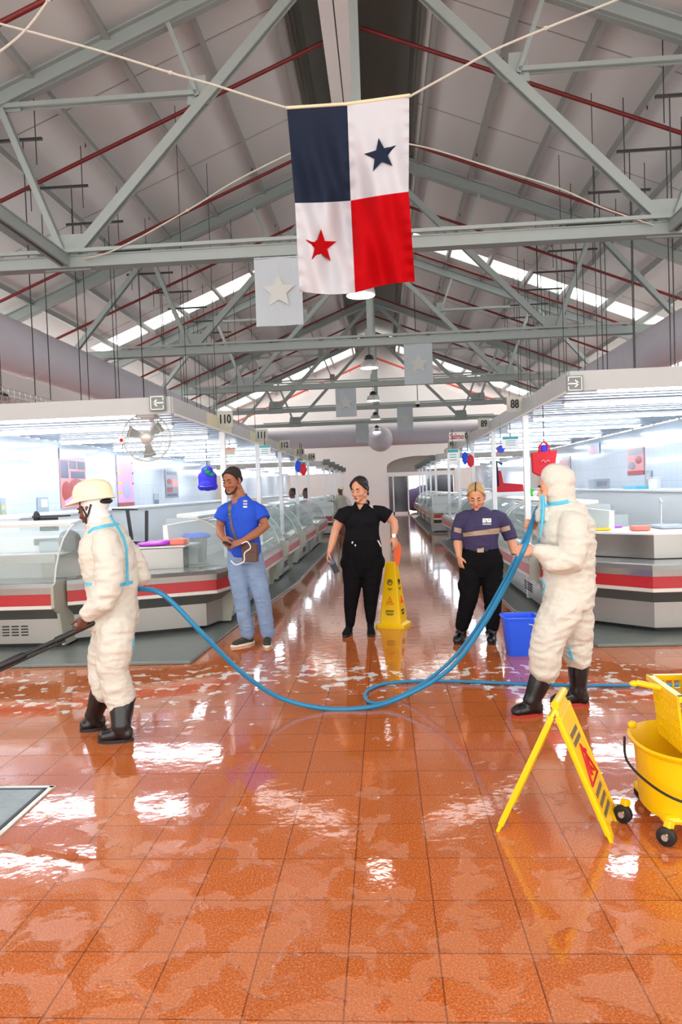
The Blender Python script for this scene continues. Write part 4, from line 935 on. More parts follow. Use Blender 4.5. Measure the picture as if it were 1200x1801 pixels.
for lab, pts in (('white rope running from the flag up to the left', [at(505, 190, YF), at(440, 170, 6.85), at(372, 148, 6.8), at(300, 128, 6.75), at(170, 88, 6.7), at(0, 42, 6.6), at(-60, 28, 6.55)]),
                 ('white rope running from the flag up to the right', [at(720, 170, YF), at(800, 126, 6.8), at(870, 88, 6.75), at(960, 50, 6.7), at(1085, 0, 6.6), at(1160, -32, 6.5)]),
                 ('white rope crossing the top left corner', [at(-20, 105, 6.2), at(40, 58, 6.2), at(85, 0, 6.15), at(100, -30, 6.1)]),
                 ('white rope behind the flag slanting down to the left truss joint', [at(150, 455, 9.95), at(210, 436, 9.9), at(330, 370, 9.9), at(415, 318, 9.9), at(520, 265, 9.9)]),
                 ('white rope behind the flag slanting down to the right truss joint', [at(700, 250, 9.9), at(760, 262, 9.9), at(860, 293, 9.9), at(980, 330, 9.9), at(1060, 365, 9.92), at(1150, 396, 9.95)])):
    sp = spline(pts, 6); b = MB().tube(sp, .011, 7)
    for k in (len(pts)//2,): b.ell(pts[k], (.025, .02, .02), n=8, m=6)
    tag(b.build('rope', 'rope', smooth=True), lab, 'rope')

# ------------------------------------------------------------------ floor things
# caution cone
c = V((.06, 7.88, 0)); t = thing('caution_cone', 'tall yellow four sided caution cone with black print beside the woman in black', 'caution cone', tuple(c))
rotc = Matrix.Rotation(math.radians(-20), 3, 'Z')
def sq(h, z, bev=.2):
    k = h*bev; return [c+rotc @ V((x, y, z)) for x, y in ((-h+k, -h), (h-k, -h), (h, -h+k), (h, h-k), (h-k, h), (-h+k, h), (-h, h-k), (-h, -h+k))]
mb = MB()
L_ = [sq(.165, 0), sq(.165, .03), sq(.125, .05, .12), sq(.055, .71, .12), sq(.05, .72, .12)]
for r_ in L_: mb.v += r_
for i in range(len(L_)-1): mb.f += [(i*8+q, i*8+(q+1) % 8, (i+1)*8+(q+1) % 8, (i+1)*8+q) for q in range(8)]
mb.f += [tuple(range(8))[::-1], tuple(range(32, 40))]; mb.m = [0]*len(mb.f); mb.build('cone_body', 'yellow', t)
M['warnred'] = mat('warning_red', S(225, 80, 30), .5)
for face in range(2):    # two faces towards the aisle
    Rf = rotc @ Matrix.Rotation(face*PI/2, 3, 'Z')
    def fp(u, z): h = .125-(z-.05)/.66*.07; return c+Rf @ V((u, -h-.002, z))
    fn_ = Rf @ V((0, -1, .1)); pr = MB(); wr = MB()
    pr.tube([fp(.028*math.cos(q), .50+.03*math.sin(q)) for q in [2*PI*i/20 for i in range(20)]], .004, 5, closed=True)
    pr.tube(spline([fp(-.012, .49), fp(-.008, .512), fp(.006, .515), fp(.012, .495)]), .005, 5)
    for z, a in ((.43, .03), (.415, .018), (.19, .052), (.177, .05), (.155, .05), (.143, .04)):
        n_ = int(a/.006)
        for i in range(-n_, n_): pr.bar(fp(i*.006+.001, z), fp(i*.006+.0045, z), .009, .003, fn_)
    wr.tube([fp(-.045, .26), fp(.045, .26), fp(0, .345)], .006, 5, closed=True)
    wr.tube(spline([fp(-.02, .275), fp(0, .29), fp(.012, .30)]), .006, 5).tube([fp(0, .29), fp(.022, .272)], .005, 5).ell(fp(.008, .318), (.008, .004, .008), n=8, m=5)
    pr.build('black_print', 'ink', t); wr.build('red_triangle', 'warnred', t)
p = at(699, 994, 7.85); t = thing('folded_flag', 'orange plastic folded cone sleeve held above the yellow cone', 'sleeve', tuple(p))
MB().prism([at(692, 994, 7.88), at(702, 994, 7.88), at(706, 975, 7.88), at(706, 962, 7.88), at(702, 952, 7.88), at(695, 962, 7.88)], (0, .02, 0)).build('orange_leaf', 'orange', t, bevel=.004)
MB().prism([at(695, 994, 7.84), at(699, 994, 7.84), at(700, 970, 7.84), at(696, 962, 7.84), at(692, 974, 7.84)], (0, .015, 0)).build('orange_leaf', 'orange', t, bevel=.004)
# blue bucket
c = V((1.19, 6.45, 0)); t = thing('square_bucket', 'bright blue square plastic bucket standing on the wet floor beside the hooded suit', 'bucket', tuple(c))
def rsq(h, z, k=.35, n=5, oc=None):
    out = []
    for cx_, cy_, a0 in ((1, 1, 0), (-1, 1, 90), (-1, -1, 180), (1, -1, 270)):
        for i in range(n+1): a = math.radians(a0+90*i/n); out.append((oc or c)+V(((cx_*(1-k)+k*math.cos(a))*h, (cy_*(1-k)+k*math.sin(a))*h*.9, z)))
    return out
def rings(Ls, closeb=True, closet=False):
    m = MB(); n = len(Ls[0])
    for r_ in Ls: m.v += r_
    for i in range(len(Ls)-1): m.f += [(i*n+q, i*n+(q+1) % n, (i+1)*n+(q+1) % n, (i+1)*n+q) for q in range(n)]
    if closeb: m.f.append(tuple(range(n))[::-1])
    if closet: m.f.append(tuple(range(len(m.v)-n, len(m.v))))
    m.m = [0]*len(m.f); return m
rings([rsq(.115, 0), rsq(.12, .01), rsq(.15, .335), rsq(.165, .335), rsq(.165, .35), rsq(.145, .35), rsq(.113, .015)], True, True).build('bucket_body', 'bucketblue', t, True)
MB().tube(spline([c+V((.165, -.02, .32)), c+V((.19, -.06, .29)), c+V((.17, -.16, .27)), c+V((.05, -.17, .30))]), .004, 6).build('wire_handle', 'silver', t, True)
MB().box(c.x+.15, c.x+.18, c.y-.035, c.y+.005, .3, .335).build('handle_lug', 'silver', t)
# A-frame wet floor sign
t = thing('wet_floor_sign', 'yellow folding A-frame wet floor sign standing on the wet tiles', 'wet floor sign', (.7, 3.15, 0))
ax = V((.39, .92, 0)).normalized()*.27
apex = at(975, 1243, 3.08)
fl = V((.445, 3.13, 0)); frr = V((.925, 3.02, 0))
def panel(foot, nm, inset):
    side = (foot-V((apex.x, apex.y, 0))).normalized(); top = V((apex.x, apex.y, apex.z)); th = .016
    dn = foot-top; nrm_ = dn.cross(ax).normalized()
    if nrm_.dot(side) < 0: nrm_ = -nrm_
    P_ = lambda u, v: top+ax*u+dn*v          # u across, v down
    # outline with handle hole region at the top and feet cut-out at the bottom
    out = [(.12, 0), (.88, 0), (1, .12), (1, 1), (.78, 1), (.70, .93), (.30, .93), (.22, 1), (0, 1), (0, .12)]
    b = MB().prism([P_(u, v)-nrm_*th for u, v in out], nrm_*th); o = b.build(nm, 'yellow', t, bevel=.005)
    fr_ = MB()
    for u in (.03, .97): fr_.bar(P_(u, .08)-nrm_*.008, P_(u, .95)-nrm_*.008, .013, .026, nrm_)
    fr_.bar(P_(.05, .1), P_(.95, .1), .02, .02, nrm_); fr_.build('edge_rib', 'yellow', t, bevel=.004)
    rd = MB(); gy = MB(); gy2 = MB(); o_ = nrm_*.001
    def tile(m_, u0, u1, v0, v1): m_.prism([P_(u0, v0)+o_, P_(u1, v0)+o_, P_(u1, v1)+o_, P_(u0, v1)+o_], nrm_*.001)
    for i, v in enumerate((.24, .3, .68, .75, .82)):
        for q in range(6): tile(gy if i < 2 else gy2, .2+q*.1, .27+q*.1, v, v+.035)
    tri = [P_(.18, .62)+o_*2, P_(.82, .62)+o_*2, P_(.5, .36)+o_*2]; rd.tube(tri, .007, 6, closed=True)
    rd.tube([P_(.42, .58)+o_*2, P_(.5, .5)+o_*2, P_(.58, .45)+o_*2], .008, 6).tube([P_(.5, .5)+o_*2, P_(.66, .58)+o_*2], .006, 6).ell(P_(.6, .42)+o_*2, (.012, .012, .012), n=8, m=6)
    gy.build('upper_lettering', 'under', t); gy2.build('lower_lettering', 'under', t); rd.build('red_slip_symbol', 'redbag', t)
panel(fl, 'left_panel', 1); panel(frr, 'right_panel', -1)
MB().tube([V(apex)+ax*.08+V((0, 0, .0)), V(apex)+ax*.92], .019, 12).build('hinge_top', 'yellow', t, True)
# mop bucket
c = V((1.38, 3.22, 0)); t = thing('mop_bucket', 'yellow wheeled mop bucket with wringer at the right edge', 'mop bucket', tuple(c))
def ov(rx, ry, z, n=40, sq_=.85):
    out = []
    for i in range(n):
        a = 2*PI*i/n; ca, sa = math.cos(a), math.sin(a); out.append(c+V((rx*math.copysign(abs(ca)**sq_, ca), ry*math.copysign(abs(sa)**sq_, sa), z)))
    return out
rings([ov(.21, .19, .06), ov(.256, .24, .075), ov(.262, .245, .20), ov(.275, .262, .345), ov(.295, .28, .355), ov(.30, .285, .37), ov(.287, .272, .375), ov(.268, .255, .35), ov(.25, .23, .2), ov(.22, .2, .115)], True, True).build('tub', 'yellow', t, True)
MB().box(c.x-.24, c.x+.24, c.y-.2, c.y+.2, .07, .11).build('base_frame', 'yellow', t, bevel=.02)
MB().ell(c+V((-.24, .17, .385)), (.022, .014, .018)).build('rim_lug', 'yellow', t, True)
MB().tube(spline([c+V((-.3, .1, .35)), c+V((-.33, -.05, .28)), c+V((-.22, -.25, .215)), c+V((.0, -.32, .195)), c+V((.24, -.3, .22)), c+V((.32, -.1, .3)), c+V((.3, .08, .36))]), .0055, 8).build('wire_handle', 'black', t, True)
for wx, wy in ((1.03, 3.21), (1.14, 3.00), (1.62, 3.02), (1.62, 3.42), (1.2, 3.44)):
    ctr = V((wx, wy, .041)); w_ = MB().tube([ctr+V((-.006, -.012, 0)), ctr+V((.006, .012, 0))], .049, 20) if False else MB().tube([ctr+V((-.01, -.012, 0)), ctr+V((.01, .012, 0))], .040, 20)
    wh = w_.build('caster_wheel', 'black', t, True, bevel=.004)
    MB().bar(ctr+V((.0, 0, .0)), ctr+V((.02, .012, .06)), .032, .036).build('caster_fork', 'yellow', t, bevel=.006)
    MB().tube([ctr+V((-.016, -.018, 0)), ctr+V((.016, .018, 0))], .014, 10).build('axle', 'silver', t, True)
# wringer basket: slatted walls
wr = MB(); wc = c+V((.05, .02, .40)); w2, d2, h2 = .165, .14, .2
def wall(p0, p1, z0, z1, slant):
    p0, p1 = V(p0), V(p1); n_ = (p1-p0); L2 = n_.length; nu = 9; nv = 5
    for i in range(nu+1):
        a = i/nu; wr.bar(p0.lerp(p1, a)*1+V((0, 0, z0))+slant*0, p0.lerp(p1, a)+V((0, 0, z1))+slant, .008, .012)
    for jn in range(nv+1):
        b_ = jn/nv; wr.bar(p0+V((0, 0, z0+(z1-z0)*b_))+slant*b_, p1+V((0, 0, z0+(z1-z0)*b_))+slant*b_, .012, .008)
zb_, zt_ = -.05, h2
wall(wc+V((-w2, -d2, 0)), wc+V((w2, -d2, 0)), zb_, zt_, V((-.0, -.03, 0))); wall(wc+V((-w2, d2, 0)), wc+V((w2, d2, 0)), zb_, zt_, V((0, .03, 0)))
wall(wc+V((-w2, -d2, 0)), wc+V((-w2, d2, 0)), zb_, zt_, V((-.03, 0, 0))); wall(wc+V((w2, -d2, 0)), wc+V((w2, d2, 0)), zb_, zt_, V((.03, 0, 0)))
wr.box(wc.x-w2-.04, wc.x+w2+.04, wc.y-d2-.045, wc.y-d2-.02, wc.z+zt_-.01, wc.z+zt_+.015).box(wc.x-w2-.045, wc.x-w2-.015, wc.y-d2-.04, wc.y+d2+.04, wc.z+zt_-.01, wc.z+zt_+.015).box(wc.x-w2-.04, wc.x+w2+.04, wc.y+d2+.02, wc.y+d2+.045, wc.z+zt_-.01, wc.z+zt_+.015)
wr.box(wc.x-w2, wc.x+w2, wc.y-d2, wc.y+d2, wc.z+zb_-.01, wc.z+zb_)
wr.build('wringer_basket', 'yellow', t)
MB().tube([wc+V((-w2-.04, .0, zt_)), wc+V((-w2-.13, .06, zt_+.01))], .014, 10).ell(wc+V((-w2-.14, .065, zt_+.005)), (.022, .018, .014)).build('wringer_lever', 'yellow', t, True)
t = thing('mop', 'green string mop head resting in the yellow wringer', 'mop', tuple(wc)); b = MB()
for i in range(46):
    a = random.uniform(-.09, .15); y = random.uniform(-.09, .09)
    b.tube(spline([wc+V((a*.4, y*.5, .27+random.uniform(-.01, .02))), wc+V((a*.8, y*.9-.02, .24)), wc+V((a, y*1.2-.03, .15)), wc+V((a*1.05, y*1.2-.02, .0))], 4), .009, 5)
b.build('mop_strings', 'mopgreen', t, True)
MB().box(wc.x+.0, wc.x+.2, wc.y-.06, wc.y+.06, wc.z+.24, wc.z+.30).build('mop_clamp', 'redbag', t, bevel=.02)
MB().tube([wc+V((.1, 0, .28)), wc+V((.5, .1, 1.3))], .012, 8).build('mop_handle', 'silver', t, True)
# floor drain cover
t = thing('floor_drain_cover', 'wet grey metal floor cover with frame at the left edge', 'drain cover', (-2.3, 3.38, 0))
MB().box(-2.9, -1.86, 3.10, 3.63, .001, .006).build('cover_plate', 'kerb', t)
b = MB().box(-2.95, -1.82, 3.63, 3.655, .001, .008).box(-2.95, -1.82, 3.075, 3.10, .001, .008).box(-1.85, -1.825, 3.08, 3.65, .001, .008); b.build('cover_frame', 'trim', t)
MB().box(-2.9, -1.862, 3.612, 3.63, .0062, .0075).box(-1.876, -1.858, 3.1, 3.63, .0062, .0075).build('cover_gap', 'ink', t)
# =================================================================== PEOPLE
def basis(fwd, pitch=0.0, roll=0.0):
    """columns: right, forward, up for a head looking along fwd, pitched down by pitch"""
    f = V((fwd[0], fwd[1], 0)).normalized(); r = f.cross(V((0, 0, 1))); u = V((0, 0, 1))
    f2 = f*math.cos(pitch)-u*math.sin(pitch); u2 = r.cross(f2)
    if roll: q = Matrix.Rotation(roll, 3, f2); r = q @ r; u2 = q @ u2
    return Matrix((r, f2, u2)).transposed()
def head(mb, c, B, s=1.0):
    E = lambda p, r: mb.ell(c+B @ (V(p)*s), tuple(x*s for x in r), B, 18, 12)
    E((0, -.015, .035), (.074, .094, .080)); E((0, .022, -.018), (.063, .066, .085)); E((0, .03, -.07), (.049, .05, .042)); E((0, .070, -.097), (.022, .018, .017))
    E((0, .078, .020), (.050, .014, .011))
    for q in (-1, 1):
        E((q*.035, .066, -.030), (.022, .018, .022)); E((q*.011, .096, -.040), (.008, .010, .007)); E((q*.077, -.008, -.012), (.009, .021, .031)); E((q*.055, -.01, -.06), (.016, .03, .03))
    mb.tube([c+B @ (V(p)*s) for p in ((0, .080, .012), (0, .096, -.015), (0, .108, -.036), (0, .092, -.042))], [.008*s, .009*s, .011*s, .006*s], 10)
    E((0, .090, -.060), (.021, .009, .005)); E((0, .088, -.069), (.018, .009, .006))
def face_bits(c, B, parent, s=1.0, brow='hair', closed=True, skin='skin_tan', lips='lip'):
    Q = lambda p: c+B @ (V(p)*s)
    m = MB(); 
    for q in (-1, 1): m.ell(Q((q*.031, .077, .001)), (.0125*s, .010*s, .0075*s if not closed else .009*s), B, 12, 8)
    m.build('eyelid' if closed else 'eye', skin if closed else 'eye', parent, True)
    if not closed:
        m = MB()
        for q in (-1, 1): m.ell(Q((q*.031, .0855, -.001)), (.005*s, .0025*s, .005*s), B, 10, 6)
        m.build('iris', 'hair', parent, True)
    m = MB()
    for q in (-1, 1): m.tube([Q((q*(.031+d), .0875-abs(d)*.28+.0, -.005+abs(d)*.12)) for d in (-.013, -.006, 0, .006, .013)], .0028*s, 5)
    m.build('eyelashes', 'hair', parent, True)
    m = MB()
    for q in (-1, 1): m.tube([Q((q*x_, y_, z_)) for x_, y_, z_ in ((.014, .091, .021), (.028, .089, .026), (.043, .080, .023))], [.0042*s, .0048*s, .0028*s], 6)
    m.build('eyebrows', brow, parent, True)
    m = MB().ell(Q((0, .0945, -.0600)), (.019*s, .006*s, .0042*s), B, 12, 8).ell(Q((0, .0925, -.0675)), (.016*s, .006*s, .005*s), B, 12, 8)
    m.build('lips', lips, parent, True)
def hand(mb, wr, d, n, s, curl=.4, scale=1.0, thumb=.5, spread=.0):
    """wr wrist point, d finger direction, n palm facing, s side of the thumb"""
    d = V(d).normalized(); n = V(n); n = (n-d*n.dot(d)).normalized(); s_ = V(s); s_ = (s_-d*s_.dot(d)-n*s_.dot(n)).normalized()
    k = scale
    mb.tube([wr-d*.03*k, wr+d*.01*k, wr+d*.045*k, wr+d*.08*k], [(.026*k, .02*k), (.028*k, .018*k), (.040*k, .016*k), (.040*k, .013*k)], 14, side=s_)
    for off, L_ in ((.030, .070), (.010, .079), (-.010, .073), (-.029, .057)):
        p = wr+d*(.074*k)+s_*(off*k); a = curl*.55; path = [p-d*.015*k, p]
        dd = d+s_*off*spread
        for q, f in enumerate((.45, .31, .24)):
            v = (dd*math.cos(a)+n*math.sin(a)).normalized(); p = p+v*(L_*f*k*1.1); path.append(p); a += curl
        mb.tube(path, [.0095*k, .0098*k, .0088*k, .0080*k, .006*k], 8)
    p = wr+d*.02*k+s_*.026*k; v1 = (s_*(.75-.4*thumb)+d*.65+n*(.25+.35*thumb)).normalized(); v2 = (d*.8+n*(.3+.5*thumb)+s_*.1).normalized()
    mb.tube([p-v1*.01, p+v1*.035*k, p+v1*.035*k+v2*.028*k, p+v1*.035*k+v2*.05*k], [.014*k, .0115*k, .0100*k, .0075*k], 8)
def limb(mb, pts, rad, n=14, side=None):
    """tapered limb through joints with round ends"""
    mb.tube(pts, rad, n, side)
    for p, r in ((pts[0], rad[0]), (pts[-1], rad[-1])):
        rr = r if not isinstance(r, tuple) else sum(r)/2
        mb.ell(p, (rr*.98,)*3, n=12, m=8)
def sleeve(mb, pts, rad, n=16, side=None):
    mb.tube(pts, rad, n, side); mb.ell(pts[0], (rad[0]*.98,)*3, n=12, m=8)
def folds(amp, fr=9.0, seed=0.0, zs=1.7, fine=.3):
    def f(c):
        q = V((c.x*fr*.7+seed, c.y*fr*.7, c.z*fr*zs))
        a = 1-abs(noise.noise(q))*2.2; b = 1-abs(noise.noise(q*2.3+V((3, 1, 7))))*2.2
        return amp*(a*.65+b*fine)
    return f
def boot(name, parent, ankle_top, heel, toe, r_top=.075, h_ratio=1, sole='black', mm='boot'):
    """rubber boot: shaft from ankle_top to the heel, foot towards the toe (floor points)"""
    f = (toe-heel); L_ = f.length; f.normalize(); up = V((0, 0, 1)); sd = f.cross(up)
    an = heel+f*.085+up*.10
    mb = MB()
    mb.tube([ankle_top+up*.0, ankle_top.lerp(an, .5), ankle_top.lerp(an, .85), an, heel+f*.08+up*.05], [r_top, r_top*.9, r_top*.76, (.058, .062), .05], 18, side=sd)
    mb.tube([heel+f*.02+up*.045, heel+f*.10+up*.06, heel+f*L_*.55+up*.048, heel+f*L_*.8+up*.042, heel+f*(L_-.02)+up*.032], [(.036, .04), (.042, .052), (.046, .045), (.050, .038), (.034, .026)], 16, side=sd)
    mb.ell(heel+f*.055+up*.05, (.045, .045, .05)); mb.ell(heel+f*(L_-.05)+up*.036, (.044, .044, .032))
    o, bv = organic(name, mb, mm, parent, .007, 5)
    m = MB(); out = []
    for i in range(24):
        a = 2*PI*i/24; x = math.cos(a); y = math.sin(a)
        out.append(heel+f*(L_/2+x*(L_/2-.008))+sd*(y*(.043+.006*x)))
    m.prism([p+V((0, 0, -heel.z+heel.z+.0)) for p in out], (0, 0, .022)); m.build('boot_sole', sole, o)
    if name == 'boot':
        MB().tube([ankle_top+up*.002-f*0, ankle_top-up*.02], [r_top+.004, r_top+.003], 20, capr=False).build('boot_rim', mm, o, True)
    return o

# ---------------- A: helmeted person in white coveralls, left --------------
YA = 4.40
root = thing('person', 'person in white hooded coveralls, cream helmet and black rubber boots gripping a black spray lance', 'person', (onfloor(200, 1300).x, 4.45, 0))
fw_ = V((-.88, .47, 0)).normalized(); sd_ = fw_.cross(V((0, 0, 1)))      # right side of the body points away from us
A = lambda px, py, dy=0: at(px, py, YA+dy)
neck = A(176, 925, .05); chest = A(186, 962, .07); waist = A(198, 1030, .07); hip = A(199, 1092, .07)
hc = A(163, 893, .05); Bh = basis((-.97, .12), .32)
skin = MB(); head(skin, hc, Bh, .98)
skin.tube([hc+Bh @ V((0, -.03, -.05)), neck], [.055, .06], 14)
wrN = A(150, 1083, -.14)
hand(skin, wrN, (-.32, -.1, -.95), (-.75, .5, .2), (-.2, -.95, .0), 1.05, .95, 1.0)
skin.tube([A(178, 1062, -.13), wrN], [.032, .026], 12)
wrF = A(214, 1046, .30); hand(skin, wrF, (-.9, 0, -.4), (0, -.2, -1), (0, -1, .1), 1.0, .95, .8); skin.tube([A(240, 1030, .28), wrF], [.032, .026], 12)
skin.tube([neck, chest, waist, hip], [.06, .10, .10, .10], 14, side=sd_)
skin.tube([chest, A(200, 960, -.06), A(196, 1030, -.14), A(178, 1062, -.13)], [.04]*4, 10); skin.tube([chest, A(205, 950, .2), A(243, 1010, .28), A(240, 1030, .28)], [.04]*4, 10)
for a_ in ([hip, A(193, 1165, -.02), A(214, 1225, 0)], [hip, A(186, 1165, .14), A(184, 1220, .12)]): skin.tube(a_, [.06, .05, .045], 10)
body, _ = organic('body', skin, 'skin_brown', root, .006, 4)
face_bits(hc, Bh, body, .98, skin='skin_brown', lips='skin_brown')
s = MB()
s.tube([hip+V((0, 0, -.03)), hip+V((0, 0, .03)), A(199, 1060, .07), waist, A(192, 995, .07), chest, A(182, 942, .06), A(177, 926, .05), A(174, 912, .05)],
       [(.165, .135), (.172, .145), (.165, .145), (.165, .14), (.178, .145), (.185, .135), (.15, .11), (.088, .088), (.078, .078)], 20, side=sd_)
limb(s, [A(187, 953, -.07), A(193, 985, -.11), A(192, 1030, -.14), A(178, 1062, -.15), A(156, 1079, -.15)], [.082, .085, .082, .078, .045])
limb(s, [A(200, 950, .2), A(232, 985, .26), A(244, 1012, .28), A(222, 1040, .3)], [.082, .08, .074, .05])
limb(s, [A(204, 1100, .0), A(202, 1140, -.02), A(198, 1170, -.02), A(205, 1205, .0), A(213, 1232, .0)], [.115, .108, .095, .092, .086])
limb(s, [A(194, 1100, .12), A(186, 1140, .14), A(180, 1170, .14), A(182, 1200, .12), A(184, 1216, .11)], [.115, .1, .088, .082, .075])
suitA, bvA = organic('coverall', s, 'suit', root, .009, 3, folds(.014, 6.5, 2, 1.6, .45))
# inner hood, then helmet
h = MB(); E = lambda p, r: h.ell(hc+Bh @ V(p), r, Bh, 18, 12)
E((0, -.03, .03), (.085, .095, .088)); E((0, -.012, -.03), (.085, .075, .085)); h.tube([hc+Bh @ V((0, -.02, -.06)), neck], [.075, .085], 14)
organic('inner_hood', h, 'whiteplastic', root, .008, 3, folds(.003, 14, 5))
MB().tube([hc+Bh @ V((x_, y_, z_)) for x_, y_, z_ in ((-.088, .02, .02), (-.09, .01, -.04), (-.06, .05, -.10), (0, .075, -.115))], .006, 6).tube([hc+Bh @ V((x_, y_, z_)) for x_, y_, z_ in ((-.088, -.045, .01), (-.092, -.01, -.04), (-.088, .01, -.055))], .006, 6).build('chin_strap', 'black', root, True)
Bt = basis((-.97, .12), .10); hh = hc+V((-.0, 0, .065))
m = MB()
def shell(r0s, z0s, fl=1):
    return m
prof = [(1.0, 0), (1.0, .25), (.96, .5), (.85, .75), (.62, .92), (.35, .99), (0, 1.02)]
vs = []; n_ = 32
for rr_, zz in prof[:-1]:
    for q in range(n_):
        a = 2*PI*q/n_; vs.append(hh+Bt @ V((.108*rr_*math.cos(a), .132*rr_*math.sin(a)-.01, .115*zz)))
for rr_, zz in prof[::-1][1:]:
    for q in range(n_):
        a = 2*PI*q/n_; vs.append(hh+Bt @ V((.101*rr_*math.cos(a), .125*rr_*math.sin(a)-.01, .108*zz-.0)))
K = len(vs)//n_; top = len(prof)-1
fs = [(i*n_+q, i*n_+(q+1) % n_, (i+1)*n_+(q+1) % n_, (i+1)*n_+q) for i in range(K-1) if i != top-1 for q in range(n_)]
fs += [tuple((top-1)*n_+q for q in range(n_)), tuple(top*n_+q for q in range(n_))[::-1]]
fs += [(q, (K-1)*n_+q, (K-1)*n_+(q+1) % n_, (q+1) % n_) for q in range(n_)]
m.add(vs, fs); hel = m.build('helmet', 'helmet', root, True)
m = MB(); out = []; inn = []
for q in range(40):
    a = 2*PI*q/40; e = .012+.06*max(0, math.sin(a))**2.2
    out.append(hh+Bt @ V(((.108+.010)*math.cos(a), (.132+e)*math.sin(a)-.01, -.012-.014*max(0, math.sin(a))))); inn.append(hh+Bt @ V((.103*math.cos(a), .127*math.sin(a)-.01, .008)))
vs = out+inn+[v-Bt @ V((0, 0, .005)) for v in out]+[v-Bt @ V((0, 0, .005)) for v in inn]
fs = []
for q in range(40):
    r_ = (q+1) % 40; fs += [(q, r_, 40+r_, 40+q), (80+q, 120+q, 120+r_, 80+r_), (q, 80+q, 80+r_, r_), (40+q, 40+r_, 120+r_, 120+q)]
m.add(vs, fs); m.build('helmet_brim', 'helmet', hel, True)
MB().tube([hh+Bt @ V((0, -.134*math.cos(t_)-.01, .119*math.sin(t_))) for t_ in [PI*i/16 for i in range(2, 15)]], .006, 6).build('helmet_ridge', 'helmet', hel, True)
MB().ell(hh+Bt @ V((-.0, -.095, -.035)), (.065, .03, .02), Bt).build('neck_pad', 'black', hel, True)
for nm, pix in (('collar_tape', [(155, 937), (165, 930), (185, 925), (208, 922)]), ('back_tape', [(189, 900), (205, 925), (217, 945), (222, 965), (223, 990), (224, 1030)]), ('waist_tape', [(211, 1029), (222, 1026), (233, 1024)]), ('front_tape', [(151, 1027), (161, 1028)]), ('leg_tape', [(236, 1120), (233, 1138)])):
    ribbon('seam_'+nm, bvA, pix, .022, 'tape', suitA)
heelN, toeN = onfloor(238, 1303), onfloor(170, 1306); boot('boot', root, A(215, 1228, .02), heelN+V((0, 0, 0)), toeN, .082)
heelF, toeF = onfloor(190, 1281), onfloor(138, 1287); boot('boot', root, A(183, 1205, .13), heelF, toeF, .078)
# spray lance, held through the fist
g = wrN+V((-.02, .02, -.075))
t = thing('spray_lance', 'long black pressure washer lance pointing down to the left edge', 'spray lance', tuple(g))
far_ = at(-40, 1190, 4.0); dirn = (far_-g).normalized(); back = g-dirn*.17
MB().tube([back, g, g+dirn*.18], [.017, .019, .02], 12).build('grip_tube', 'black', t, True)
MB().tube([g+dirn*.18, far_], .013, 10).build('lance_tube', 'black', t, True)
MB().tube([g+dirn*.12+V((0, 0, -.028)), far_+V((0, 0, -.026))], .009, 8).build('lower_tube', 'black', t, True)
MB().tube([g+dirn*.36, g+dirn*.38, g+dirn*.52, g+dirn*.54], [.014, .024, .022, .014], 12).build('lance_sleeve', 'black', t, True)
MB().bar(back, back+V((.10, .12, .02)), .026, .03).build('trigger_body', 'black', t, bevel=.006)

# ---------------- B: man in blue polo -------------------------------------
YB = 7.1
root = thing('person', 'man in a blue polo shirt and pale jeans looking down at his hands', 'person', (onfloor(448, 1135).x, 7.08, 0))
fwB = V((-.42, -.9, 0)).normalized(); sdB = fwB.cross(V((0, 0, 1)))     # his right is at image left
Bq = lambda px, py, dy=0: at(px, py, YB+dy)
hc = Bq(408, 845, -.03); Bh = basis((-.36, -.93), .22)
sk = MB(); head(sk, hc, Bh, 1.12); neck = Bq(421, 872, .02)
sk.tube([hc+Bh @ V((0, -.035, -.05)), neck, Bq(424, 885, .03)], [.062, .066, .08], 14)
shl, shr = Bq(400, 895, -.0), Bq(449, 894, .04); ell_, elr = Bq(387, 926, -.02), Bq(467, 925, -.05); wl, wr_ = Bq(393, 947, -.22), Bq(427, 952, -.27)
chest = Bq(424, 905, .03); waist = Bq(427, 945, .03); hip = Bq(430, 975, .03)
limb(sk, [shl, Bq(391, 908, -.02), ell_, Bq(388, 938, -.12), wl], [.045, .048, .045, .043, .029]); limb(sk, [shr, Bq(460, 908, .02), elr, Bq(448, 940, -.17), wr_], [.045, .052, .047, .045, .030])
hand(sk, wl, (.35, -.4, -.35), (.5, .2, -.3), (.2, -.3, .8), .75, 1.05, .7); hand(sk, wr_, (-.85, -.15, -.22), (-.1, .5, -.6), (-.1, -.4, .8), .6, 1.05, .6)
sk.tube([neck, chest, waist, hip], [.08, .13, .13, .12], 14, side=sdB)
for a_ in ([hip, Bq(425, 1050, -.02), Bq(435, 1112, 0)], [hip, Bq(463, 1050, -.02), Bq(471, 1112, 0)]): sk.tube(a_, [.06, .05, .04], 10)
body, bvs = organic('body', sk, 'skin_tan', root, .006, 4); face_bits(hc, Bh, body, 1.12, skin='skin_tan')
h = MB(); E = lambda p, r: h.ell(hc+Bh @ (V(p)*1.12), tuple(x*1.12 for x in r), Bh, 20, 14)
E((0, -.026, .046), (.081, .092, .077)); E((0, -.055, -.0), (.077, .058, .055))
h.tube([hc+Bh @ (V(p)*1.12) for p in ((-.074, .005, -.01), (-.070, .028, .035), (-.056, .048, .066), (-.03, .056, .082), (0, .058, .086), (.03, .056, .082), (.056, .048, .066), (.070, .028, .035), (.074, .005, -.01))], [.007, .009, .012, .012, .012, .012, .012, .009, .007], 8)
organic('hair', h, 'hairshort', body, .006, 4)
h = MB(); Q = lambda p: hc+Bh @ (V(p)*1.12)
